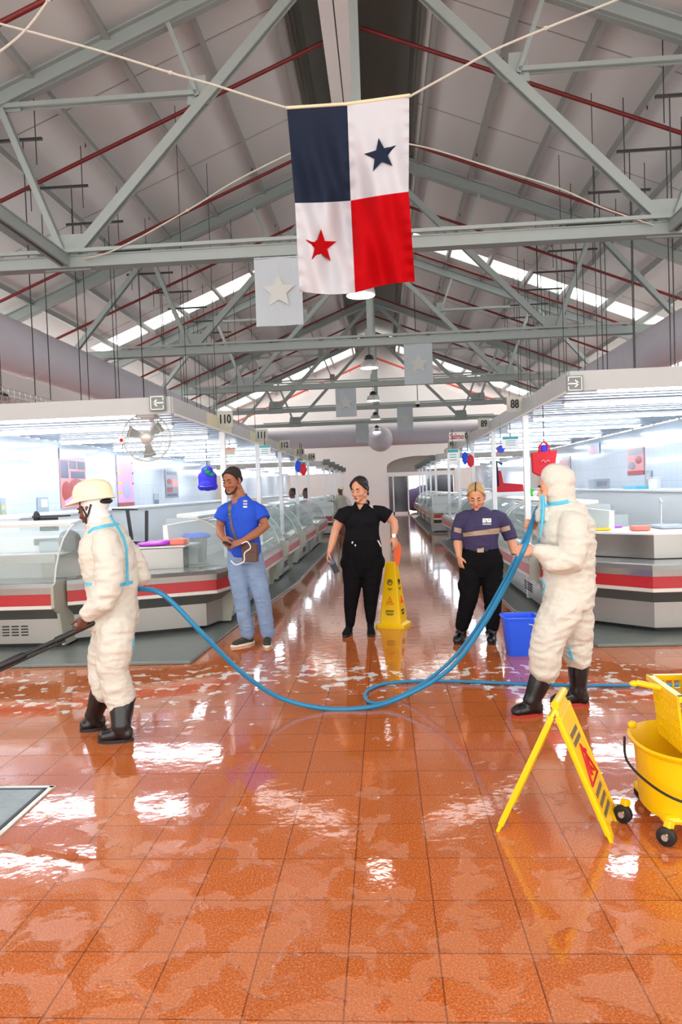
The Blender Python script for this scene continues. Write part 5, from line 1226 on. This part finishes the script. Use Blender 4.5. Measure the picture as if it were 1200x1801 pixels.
h.tube([Q((-.062, .02, -.05)), Q((-.05, .055, -.09)), Q((-.02, .082, -.108)), Q((.02, .082, -.108)), Q((.05, .055, -.09)), Q((.062, .02, -.05))], [.006, .010, .011, .011, .010, .006], 8); organic('beard', h, 'hairshort', body, .005, 3)
s = MB()
s.tube([Bq(430, 978, .02), Bq(430, 965, .02), waist, Bq(425, 920, .03), chest, Bq(424, 890, .03), Bq(423, 881, .02), Bq(422, 875, .02)],
       [(.178, .135), (.18, .14), (.178, .145), (.185, .142), (.20, .135), (.175, .11), (.125, .09), (.085, .075)], 20, side=sdB)
sleeve(s, [Bq(404, 893, -.0), Bq(395, 900, -.02), Bq(389, 914, -.02)], [.062, .076, .080]); sleeve(s, [Bq(444, 891, .04), Bq(455, 899, .03), Bq(462, 914, .0)], [.062, .08, .083])
shirt, bvS = organic('polo_shirt', s, 'polo', root, .009, 3, folds(.007, 7, 8))
m = MB().tube([neck+Bh @ V((.072*math.cos(a), .068*math.sin(a), .0))+V((0, 0, -.012+.012*math.sin(a+PI))) for a in [2*PI*i/20 for i in range(20)]], (.014), 8, closed=True); m.build('collar', 'polo', shirt, True)
for px in range(3): decal('chest_emblem', bvS, [(428+px*0, 880+px*5), (435, 880+px*5), (435, 883+px*5), (428, 883+px*5)], 'tape' if False else 'lampgrey', shirt, 4, 2)
j = MB(); 
limb(j, [Bq(419, 975, .02), Bq(419, 1010, .0), Bq(425, 1050, -.03), Bq(430, 1085, -.02), Bq(436, 1114, .0)], [.112, .103, .082, .075, .07]); limb(j, [Bq(443, 975, .03), Bq(451, 1010, .0), Bq(461, 1050, -.03), Bq(467, 1085, -.01), Bq(471, 1114, .0)], [.112, .105, .084, .076, .07])
j.tube([Bq(430, 962, .03), Bq(430, 990, .03)], [(.165, .125), (.175, .13)], 18, side=sdB)
organic('jeans', j, 'jeans', root, .009, 3, folds(.006, 9, 4, 2.2))
def sneaker(parent, heel, toe, mm, sole_m, h=.075, w_=.046):
    f = (toe-heel); L_ = f.length; f.normalize(); up = V((0, 0, 1)); sd = f.cross(up); mb = MB()
    mb.tube([heel+f*.03+up*.045, heel+f*.09+up*.058, heel+f*L_*.55+up*.045, heel+f*(L_*.82)+up*.034, heel+f*(L_-.025)+up*.028], [(.034, .03), (.036, .042), (w_*.92, .034), (w_*.95, .026), (.030, .018)], 14, side=sd)
    mb.tube([heel+f*.065+up*.04, heel+f*.06+up*(h+.03)], [.036, .040], 12); mb.ell(heel+f*.05+up*.045, (.037, .037, .04)); mb.ell(heel+f*(L_-.055)+up*.03, (.04, .04, .024))
    o, _ = organic('shoe', mb, mm, parent, .006, 4); out = []
    for i in range(24): a = 2*PI*i/24; out.append(heel+f*(L_/2+math.cos(a)*(L_/2+.004))+sd*(math.sin(a)*(w_+.004*math.cos(a)))-up*heel.z)
    MB().prism(out, (0, 0, .024)).build('sole', sole_m, o, bevel=.005)
    MB().bar(heel+f*L_*.5+up*.077-sd*.02, heel+f*L_*.5+up*.077+sd*.02, .006, .006).bar(heel+f*L_*.6+up*.07-sd*.02, heel+f*L_*.6+up*.07+sd*.02, .006, .006).build('laces', sole_m, o)
an1, an2 = Bq(437, 1118, 0), Bq(471, 1118, 0)
def foot(an, fwd, L_=.28, mm='shoe', sl='sole', **k):
    f = V((fwd[0], fwd[1], 0)).normalized(); he = V((an.x, an.y, 0))-f*.07; sneaker(root, he, he+f*L_, mm, sl, **k)
foot(an1, (-.72, -.7)); foot(an2, (.12, -1))
t = thing('shoulder_bag', 'small dark brown shoulder bag hanging at the front of the man in blue', 'bag', tuple(Bq(442, 972, -.2)))
p = Bq(443, 970, -.19); q = V((.93, -.36, 0)).normalized(); qn = V((-.36, -.93, 0))
MB().prism([p+q*a+V((0, 0, b)) for a, b in ((-.085, -.095), (.08, -.10), (.085, .085), (-.075, .095))], qn*.055).build('bag_body', 'brownleather', t, bevel=.008)
MB().prism([p+qn*.055+q*a+V((0, 0, b)) for a, b in ((-.085, .005), (.085, .0), (.088, .088), (-.078, .098))], qn*.008).build('bag_flap', 'brownleather', t, bevel=.004)
ribbon('bag_strap', bvS, [(404, 878), (404, 900), (408, 925), (414, 945), (418, 958)], .032, 'under', t, .006)
MB().tube(spline([wr_+V((.0, -.06, -.02)), wr_+V((.06, -.08, .0)), wr_+V((.09, -.08, -.06)), wr_+V((.03, -.08, -.11)), wr_+V((.02, -.08, -.19)), wr_+V((-.06, -.08, -.22)), wr_+V((-.11, -.07, -.18))]), .006, 6).build('loop_cable', 'whiteplastic') and None
cab = [o for o in bpy.data.objects if o.name.startswith('loop_cable')][-1]; tag(cab, 'white charging cable looped in the hands of the man in blue', 'cable')
tag(MB().bar(wl+V((.02, -.08, -.03)), wl+V((.09, -.11, -.06)), .045, .02).build('small_device', 'black', bevel=.004), 'small dark device held by the man in blue', 'device')

# ---------------- C: woman in black ---------------------------------------
YC = 7.5
root = thing('person', 'woman in black polo and black cargo trousers, dark hair tied back, holding a phone', 'person', (onfloor(632, 1115).x, 7.5, 0))
fwC = V((-.15, -1, 0)).normalized(); sdC = fwC.cross(V((0, 0, 1)))
Cq = lambda px, py, dy=0: at(px, py, YC+dy)
hc = Cq(632, 861, -.03); Bh = basis((-.42, -.9), .22)
sk = MB(); head(sk, hc, Bh, 1.08); neck = Cq(637, 888, .0)
sk.tube([hc+Bh @ V((0, -.03, -.05)), neck, Cq(637, 898, -.01)], [.055, .058, .085], 14)
shl, shr = Cq(611, 903, 0), Cq(664, 902, 0); e1, e2 = Cq(591, 932, .02), Cq(693, 918, .02); w1, w2_ = Cq(580, 970, -.06), Cq(693, 943, -.05)
chest = Cq(637, 912, 0); waist = Cq(637, 945, 0); hip = Cq(638, 982, .02)
limb(sk, [shl, Cq(598, 915, .01), e1, Cq(586, 950, -.01), w1], [.045, .055, .046, .043, .028]); limb(sk, [shr, Cq(682, 908, .01), e2, Cq(695, 930, -.01), w2_], [.045, .055, .046, .042, .028])
hand(sk, w1, (-.25, -.25, -.9), (.8, -.2, -.2), (.1, -.95, .2), .8, 1.0, .7); hand(sk, w2_, (.18, -.1, -1), (-.6, .6, 0), (-.3, -.9, .1), .55, 1.05, .4)
sk.tube([neck, chest, waist, hip], [.07, .12, .12, .12], 14, side=sdC)
for a_ in ([hip, Cq(616, 1040, 0), Cq(616, 1095, 0)], [hip, Cq(655, 1040, 0), Cq(652, 1090, 0)]): sk.tube(a_, [.06, .05, .036], 10)
body, bvs = organic('body', sk, 'skin_light', root, .006, 4); face_bits(hc, Bh, body, 1.08, skin='skin_light')
h = MB(); E = lambda p, r: h.ell(hc+Bh @ (V(p)*1.08), tuple(x*1.08 for x in r), Bh, 20, 14)
E((0, -.030, .050), (.082, .092, .080)); E((0, -.055, .0), (.078, .064, .075))
for q in (-1, 1): h.tube([hc+Bh @ (V(p)*1.08) for p in ((q*.012, .045, .112), (q*.045, .056, .082), (q*.068, .040, .05), (q*.079, .01, .015), (q*.08, -.02, -.03), (q*.07, -.04, -.07))], [.012, .015, .014, .013, .014, .010], 8)
h.tube([hc+Bh @ V(p) for p in ((0, -.10, -.02), (.04, -.13, -.06), (.06, -.12, -.12), (.07, -.11, -.17))], [.04, .045, .035, .015], 10)
organic('hair', h, 'hair', body, .006, 4, lambda c: .003*noise.noise(V((c.x*60, c.y*60, c.z*12))))
s = MB(); bust = fwC
s.tube([Cq(637, 950, .01), Cq(637, 946, .01), Cq(637, 940, 0), Cq(637, 930, 0), Cq(637, 915, -.01), Cq(637, 903, 0), Cq(637, 893, 0), Cq(637, 886, 0)],
       [(.198, .152), (.192, .15), (.185, .14), (.182, .145), (.19, .15), (.172, .125), (.125, .095), (.075, .07)], 20, side=sdC)
for x_ in (-.075, .075): s.ell(Cq(637, 917, 0)+sdC*x_+fwC*.085, (.075, .07, .07))
sleeve(s, [Cq(614, 900, 0), Cq(605, 904, .01), Cq(598, 917, .01)], [.065, .078, .080]); sleeve(s, [Cq(660, 899, 0), Cq(672, 902, .01), Cq(684, 910, .01)], [.065, .074, .078])
shirt, bvS = organic('polo_shirt', s, 'blackcloth', root, .009, 3, folds(.004, 7, 1))
q = cast(bvS, 633, 892, .002)
decal('open_neckline', bvS, [(627, 885), (641, 885), (634, 896), (632, 896)], 'skin_light', shirt, 5, 5, .002)
m = MB().tube(spline([Cq(625, 885, -.09), Cq(623, 890, -.11), Cq(629, 896, -.135), Cq(633, 899, -.14)]), .009, 6).tube(spline([Cq(649, 885, -.08), Cq(646, 890, -.11), Cq(639, 895, -.13), Cq(633, 899, -.14)]), .009, 6).tube(spline([Cq(625, 885, -.09), Cq(630, 881, -.0), Cq(640, 880, .06), Cq(647, 881, 0), Cq(649, 885, -.08)]), .012, 6); m.build('collar', 'blackcloth', shirt, True)
q = cast(bvS, 653.5, 890.5, .003)
if q:
    a_ = q[1].cross(V((0, 0, 1))).normalized(); b_ = a_.cross(q[1]); o_ = q[0]
    m = MB().tube([o_+a_*(.027*math.cos(t_))+b_*(.03*math.sin(t_)) for t_ in [2*PI*i/20 for i in range(20)]], .003, 5, closed=True).tube([o_+a_*(.012*math.cos(t_))+b_*(.015*math.sin(t_)) for t_ in [PI+PI*i/8 for i in range(9)]], .003, 5).bar(o_-b_*.016, o_+b_*.018, .006, .004, q[1]).bar(o_-a_*.016+b_*.004, o_+a_*.016+b_*.004, .005, .004, q[1]); m.build('round_emblem', 'whiteplastic', shirt)
j = MB(); j.tube([Cq(637, 944, .01), Cq(637, 955, .01), Cq(637, 975, .01), Cq(638, 995, .01), Cq(638, 1014, .01)], [(.185, .145), (.205, .15), (.220, .16), (.19, .145), (.10, .10)], 18, side=sdC)
limb(j, [Cq(621, 985, .01), Cq(621, 1010, 0), Cq(620, 1035, -.01), Cq(617, 1065, .01), Cq(616, 1097, .0)], [.128, .112, .092, .072, .048]); limb(j, [Cq(655, 985, .01), Cq(654, 1010, 0), Cq(653, 1035, -.01), Cq(652, 1062, .01), Cq(652, 1091, .0)], [.128, .112, .092, .072, .048])
j.ell(Cq(605, 990, -.02), (.04, .05, .07)).ell(Cq(671, 988, -.02), (.04, .05, .07))
tro, bvT = organic('cargo_trousers', j, 'blackpants', root, .009, 3, folds(.004, 9, 4, 2))
for quad in ([(601, 953), (604, 951), (604, 959), (602, 961)], [(663, 950), (666, 951), (671, 961), (669, 962)], [(619, 953), (622, 952), (621, 956), (619, 956)], [(624, 957), (627, 958), (626, 961), (625, 961)]): decal('white_toggle', bvT, quad, 'whiteplastic', tro, 3, 3, .004)
foot(Cq(614, 1102, 0), (-.18, -1), .27, 'blackcloth', 'black'); foot(Cq(652, 1096, 0), (.06, -1), .27, 'blackcloth', 'black')
m = MB().tube([w2_+V((.0, .0, .0))+V((.031*math.cos(a), .031*math.sin(a), .008)) for a in [2*PI*i/20 for i in range(20)]], .009, 6, closed=True); wt = tag(m.build('wristwatch', 'under', smooth=True), 'grey wristwatch on the wrist of the woman in black', 'watch'); MB().tube([w2_+V((-.0, -.034, .008)), w2_+V((0, -.045, .008))], .021, 14).build('watch_face', 'silver', wt)
p = w1+V((.0, -.05, -.10)); ph = tag(MB().prism([p+V((-.03, 0, .02)), p+V((.03, 0, .05)), p+V((.105, 0, -.11)), p+V((.045, 0, -.135))], (0, .012, 0)).build('phone', 'black', bevel=.003), 'dark phone held low by the woman in black', 'phone')
MB().prism([p+V((-.018, -.002, .018)), p+V((.028, -.002, .04)), p+V((.055, -.002, -.02)), p+V((.008, -.002, -.04))], (0, .003, 0)).build('phone_sticker', 'screen', ph)

# ---------------- D: woman in purple --------------------------------------
YD = 7.0
root = thing('person', 'woman in purple long sleeved shirt with grey reflective band, blonde hair pulled back, looking down', 'person', (onfloor(836, 1130).x, 7.0, 0))
fwD = V((-.12, -1, 0)).normalized(); sdD = fwD.cross(V((0, 0, 1)))
D = lambda px, py, dy=0: at(px, py, YD+dy)
hc = D(838, 873, -.06); Bh = basis((-.2, -1), .42)
sk = MB(); head(sk, hc, Bh, 1.06); neck = D(841, 898, .02)
sk.tube([hc+Bh @ V((0, -.03, -.05)), neck, D(841, 906, .0)], [.056, .06, .08], 14)
shl, shr = D(821, 911, 0), D(872, 911, 0); e1, e2 = D(807, 940, .02), D(897, 943, .02); w1, w2_ = D(808, 978, -.04), D(906, 976, -.06)
chest = D(845, 920, 0); waist = D(845, 955, 0); hip = D(847, 985, .02)
limb(sk, [shl, e1, D(806, 958, .0), w1], [.045, .048, .045, .029]); limb(sk, [shr, e2, D(903, 960, .0), w2_], [.045, .048, .045, .029])
hand(sk, w1, (.12, -.15, -1), (.7, .3, 0), (.2, -.95, 0), .35, 1.0, .3); hand(sk, w2_, (.12, -.2, -1), (-.7, .3, 0), (-.2, -.95, 0), .4, 1.0, .3)
sk.tube([neck, chest, waist, hip], [.07, .12, .12, .12], 14, side=sdD)
for a_ in ([hip, D(825, 1050, 0), D(815, 1110, .03)], [hip, D(866, 1050, 0), D(865, 1110, 0)]): sk.tube(a_, [.06, .05, .036], 10)
body, bvs = organic('body', sk, 'skin_light', root, .006, 4); face_bits(hc, Bh, body, 1.06, brow='hairshort', skin='skin_light')
h = MB(); E = lambda p, r: h.ell(hc+Bh @ (V(p)*1.06), tuple(x*1.06 for x in r), Bh, 20, 14)
E((0, -.026, .048), (.081, .092, .077)); E((0, -.055, .0), (.077, .062, .06))
for q in (-1, 1): h.tube([hc+Bh @ (V(p)*1.06) for p in ((q*.012, .050, .104), (q*.045, .056, .080), (q*.068, .040, .05), (q*.078, .008, .02), (q*.078, -.02, -.02))], [.010, .013, .012, .012, .010], 8); h.ell(hc+Bh @ V((0, -.12, .03)), (.035, .03, .035))
organic('hair', h, 'blond', body, .006, 4, lambda c: .002*noise.noise(V((c.x*70, c.y*20, c.z*20))))
m = MB().tube([hc+Bh @ (V((.0, y_, z_))*1.07) for y_, z_ in ((.068, .079), (.045, .104), (.01, .121), (-.03, .125))], .006, 6); m.build('dark_parting', 'hair', body, True)
s = MB()
s.tube([D(846, 972, .01), D(846, 962, .01), waist, D(845, 940, 0), D(845, 925, -.01), D(844, 911, 0), D(843, 901, 0), D(842, 895, .01)],
       [(.165, .14), (.168, .145), (.168, .15), (.18, .155), (.19, .15), (.185, .12), (.115, .085), (.075, .068)], 20, side=sdD)
for x_ in (-.075, .075): s.ell(D(844, 928, 0)+sdD*x_+fwD*.085, (.08, .07, .075))
sleeve(s, [D(822, 908, 0), D(814, 913, 0), D(808, 926, .01), D(805, 938, .02), D(804, 950, .01)], [.065, .076, .068, .066, .062]); sleeve(s, [D(871, 908, 0), D(880, 913, 0), D(889, 925, .01), D(896, 938, .02), D(899, 949, .01)], [.065, .076, .070, .068, .064])
shirt, bvS = organic('purple_shirt', s, 'purple', root, .009, 3, folds(.006, 7, 6))
decal('reflective_band', bvS, [(815, 937), (880, 928), (881, 938), (816, 944)], 'reflect', shirt, 20, 3, .004)
decal('sleeve_band', bvS, [(800, 927), (812, 930), (811, 938), (799, 935)], 'reflect', shirt, 5, 3, .004); decal('sleeve_band', bvS, [(881, 928), (896, 924), (898, 932), (882, 936)], 'reflect', shirt, 6, 3, .004)
decal('chest_emblem', bvS, [(849, 912), (864, 912), (864, 919.5), (849, 919.5)], 'whiteplastic', shirt, 10, 8, .004, lambda u, v: not (.42 < u < .52 and v > .5) and not (.15 < u < .28 and .3 < v < .55) and not (.7 < u < .8 and .25 < v < .5))
decal('chest_emblem', bvS, [(849, 921), (864, 921), (864, 923), (849, 923)], 'lampgrey', shirt, 8, 2, .004)
j = MB(); j.tube([D(846, 960, .01), D(846, 975, .01), D(847, 992, .01), D(847, 1014, .01)], [(.165, .14), (.19, .15), (.195, .15), (.11, .11)], 18, side=sdD)
limb(j, [D(829, 985, .01), D(828, 1015, 0), D(825, 1050, -.01), D(818, 1080, .01), D(813, 1100, .02)], [.12, .11, .09, .076, .066]); limb(j, [D(864, 985, .01), D(865, 1015, 0), D(867, 1050, -.01), D(867, 1080, .01), D(866, 1102, .0)], [.12, .11, .09, .076, .066])
j.ell(D(813, 1030, 0), (.045, .06, .07)).ell(D(881, 1030, 0), (.045, .06, .07))
tro, bvT = organic('trousers', j, 'blackpants', root, .009, 3, folds(.006, 9, 14, 2))
decal('belt_buckle', bvT, [(840, 964), (851, 964), (851, 972), (840, 972)], 'brownleather' if False else 'reflect', tro, 4, 4, .012)
def lowboot(an, fwd):
    f = V((fwd[0], fwd[1], 0)).normalized(); he = V((an.x, an.y, 0))-f*.07; o = boot('ankle_boot', root, an+V((0, 0, .08)), he, he+f*.27, .056)
lowboot(D(812, 1112, .03), (-.42, -1)); lowboot(D(864, 1112, 0), (-.12, -1))
m = MB().tube([w2_+V((.033*math.cos(a), .033*math.sin(a), .01)) for a in [2*PI*i/20 for i in range(20)]], .005, 6, closed=True); tag(m.build('bracelet', 'black', smooth=True), 'dark bracelet on the wrist of the woman in purple', 'bracelet')

# ---------------- E: person in hooded coveralls, right ---------------------
YE = 4.78
root = thing('person', 'person in white hooded coveralls and black boots with red soles holding the blue hoses', 'person', (onfloor(985, 1250).x, 4.75, 0))
fwE = V((-1, .08, 0)).normalized(); sdE = fwE.cross(V((0, 0, 1)))
E_ = lambda px, py, dy=0: at(px, py, YE+dy)
hc = E_(974, 858, .02); Bh = basis((-1, .1), .12)
sk = MB(); head(sk, hc, Bh, 1.02); neck = E_(988, 890, .02)
sk.tube([hc+Bh @ V((0, -.03, -.05)), neck], [.055, .06], 14)
wN, wF = E_(939, 968, -.16), E_(944, 925, .16)
hand(sk, wN, (-1, -.05, .02), (.0, .85, -.3), (.1, -.1, 1), 1.2, 1.05, .9); hand(sk, wF, (-.8, -.3, .15), (-.3, -.9, 0), (.2, -.2, 1), 1.1, 1.0, .9)
sk.tube([E_(985, 975, -.16), wN], [.035, .028], 12); sk.tube([E_(975, 945, .18), wF], [.035, .028], 12)
chest = E_(994, 925, .02); waist = E_(1000, 1000, .02); hip = E_(1000, 1060, .02)
sk.tube([neck, chest, waist, hip], [.06, .1, .1, .1], 14, side=sdE)
sk.tube([chest, E_(1004, 940, -.1), E_(1000, 980, -.16), E_(985, 975, -.16)], [.04]*4, 10); sk.tube([chest, E_(990, 930, .12), E_(975, 945, .18)], [.04]*3, 10)
for a_ in ([hip, E_(968, 1110, -.06), E_(955, 1180, -.08)], [hip, E_(1012, 1110, .1), E_(1018, 1165, .12)]): sk.tube(a_, [.06, .05, .045], 10)
body, _ = organic('body', sk, 'skin_light', root, .006, 4); face_bits(hc, Bh, body, 1.02, skin='skin_light')
s = MB()
s.tube([E_(1000, 1066, .02), hip, E_(1002, 1030, .02), waist, E_(1000, 965, .02), chest, E_(988, 905, .02), E_(981, 893, .02), E_(978, 884, .02)],
       [(.165, .15), (.17, .16), (.165, .165), (.165, .158), (.185, .17), (.19, .18), (.155, .152), (.10, .122), (.085, .10)], 20, side=sdE)
s.tube([E_(955, 872, -.02), E_(954, 890, -.02), E_(955, 915, -.02)], [(.03, .014), (.05, .03), (.05, .04)], 12, side=(0, 1, 0))
limb(s, [E_(1006, 925, -.13), E_(1010, 950, -.17), E_(1003, 985, -.19), E_(975, 985, -.18), E_(950, 970, -.17)], [.092, .095, .088, .085, .048])
limb(s, [E_(985, 915, .16), E_(978, 945, .22), E_(965, 950, .2), E_(951, 932, .17)], [.088, .08, .07, .045])
limb(s, [E_(994, 1065, -.05), E_(980, 1090, -.07), E_(966, 1115, -.08), E_(960, 1150, -.08), E_(958, 1178, -.08)], [.125, .125, .11, .102, .092])
limb(s, [E_(1008, 1065, .08), E_(1012, 1100, .1), E_(1013, 1130, .12), E_(1018, 1154, .13)], [.125, .115, .1, .09])
suitE, bvE = organic('coverall', s, 'suit', root, .009, 3, folds(.015, 6.5, 9, 1.6, .45))
h = MB(); E = lambda p, r: h.ell(hc+Bh @ V(p), r, Bh, 20, 14)
E((0, -.04, .045), (.098, .108, .100)); E((0, -.035, -.03), (.100, .098, .10)); h.ell(hc+Bh @ V((0, -.02, .08)), (.08, .09, .08), Bh)
h.tube([hc+Bh @ V((0, -.03, -.06)), neck+V((0, 0, .0))], [.095, .10], 16)
hood, bvH = organic('hood', h, 'suit', root, .008, 3, folds(.006, 13, 3, 1.0))
ribbon('seam_neck_tape', bvE, [(959, 889), (975, 887), (995, 884), (1008, 879)], .024, 'tape', suitE, .006); ribbon('seam_neck_tape', bvH, [(960, 886), (980, 885), (1000, 881)], .02, 'tape', suitE, .006)
for pix, w_ in (([(955, 872), (955, 890), (954, 915), (953, 930)], .03), ([(950, 945), (948, 957)], .012), ([(949, 1005), (953, 1020), (960, 1030), (955, 1045), (950, 1056)], .012), ([(1000, 1138), (1003, 1148), (1007, 1160)], .02)): ribbon('seam_tape', bvE, pix, w_, 'tape', suitE, .006)
zp = spline([E_(955, 873, -.06), E_(956, 895, -.09), E_(954, 920, -.10), E_(950, 945, -.09)]); MB().tube(zp, [.008]*len(zp), 6).build('front_tape', 'tape', suitE, True)
boot('boot', root, E_(957, 1178, -.06), onfloor(958, 1257), onfloor(898, 1262), .078, sole='redsole'); boot('boot', root, E_(1018, 1156, .13), onfloor(1040, 1240), onfloor(966, 1240), .076, sole='redsole')

# distant workers behind the left cases
for px, py, lab, cap in ((872/4*0+599, 862, 'distant worker in a white cap and pale green top leaning over a far case', True), (538, 866, 'dark haired person far away behind the left counters', False), (514, 866, 'person seen from behind at the far left counters near the second post', False)):
    Yd = 24 if cap else 20; p = at(px, py, Yd); r_ = thing('person', lab, 'person', (p.x, p.y, 0)); hc = p.copy(); Bh = basis((-.8, -.5), .1); mb = MB(); head(mb, hc, Bh, 1.05)
    mb.tube([hc+V((0, 0, -.06)), V((p.x, p.y, hc.z-.2)), V((p.x, p.y, .9)), V((p.x, p.y, .005))], [.055, .09, .12, .1], 12)
    hand(mb, V((p.x-.35, p.y-.1, hc.z-.35)), (-1, 0, -.2), (0, 0, -1), (0, -1, 0), .4); mb.tube([V((p.x, p.y, hc.z-.25)), V((p.x-.2, p.y, hc.z-.4)), V((p.x-.35, p.y-.1, hc.z-.35))], [.05, .045, .03], 10)
    organic('body', mb, 'skin_brown', r_, .01, 3)
    mb = MB().tube([V((p.x, p.y, hc.z-.17)), V((p.x, p.y, hc.z-.27)), V((p.x, p.y, hc.z-.7)), V((p.x, p.y, .5))], [(.10, .09), (.2, .13), (.18, .13), (.17, .13)], 16, side=(1, 0, 0)).tube([V((p.x-.12, p.y, hc.z-.26)), V((p.x-.22, p.y, hc.z-.42))], [.08, .07], 12)
    organic('work_top', mb, 'beige' if cap else 'whiteplastic', r_, .015, 3)
    MB().ell(hc+Bh @ V((0, -.025, .05)), (.086, .102, .08), Bh).build('cap' if cap else 'hair', 'helmet' if cap else 'hair', r_, True)
    if not cap: MB().ell(hc+Bh @ V((0, -.05, .0)), (.084, .07, .09), Bh).build('hair_back', 'hair', r_, True)

# ------------------------------------------------------------------ hoses
FL = .016
h1 = [at(238, 1038, 4.62), at(252, 1036, 4.55), at(290, 1048, 4.5), at(350, 1108, 4.55), at(420, 1178, 4.7), at(490, 1226, 4.85)]
q1 = onfloor(570, 1246, FL); q2 = onfloor(640, 1245, FL); h1 += [q1, q2, at(690, 1233, 4.95), at(750, 1205, 4.95), at(800, 1168, 4.9), at(850, 1100, 4.85), at(890, 1030, 4.75), at(921, 968, 4.6), at(932, 935, 4.75), at(941, 905, 4.95), at(952, 893, 5.1), at(975, 930, 5.15), at(985, 1010, 5.15)]
tag(MB().tube(spline(h1, 8), .0165, 10).build('water_hose', 'hose', smooth=True), 'bright blue hose sagging from the helmeted person across the floor to the hooded person', 'hose')
h2 = [at(985, 1015, 5.1), at(970, 935, 5.05), at(946, 905, 4.98), at(934, 925, 4.8), at(912, 972, 4.66), at(882, 1032, 4.8), at(845, 1095, 4.95), at(800, 1155, 5.05), at(750, 1198, 5.1)]
h2 += [onfloor(700, 1226, FL), onfloor(665, 1237, FL), onfloor(645, 1231, FL), onfloor(645, 1216, FL), onfloor(675, 1203, FL), onfloor(730, 1198, FL), onfloor(800, 1198, FL), onfloor(900, 1202, FL), onfloor(1000, 1205, FL), onfloor(1150, 1205, FL), onfloor(1300, 1205, FL)]
for i in (9, 10, 11): h2[i].z = .017
tag(MB().tube(spline(h2, 8), .013, 10).build('water_hose', 'hose_dark' if False else 'hose', smooth=True), 'second blue hose looping on the floor and running off to the right', 'hose')
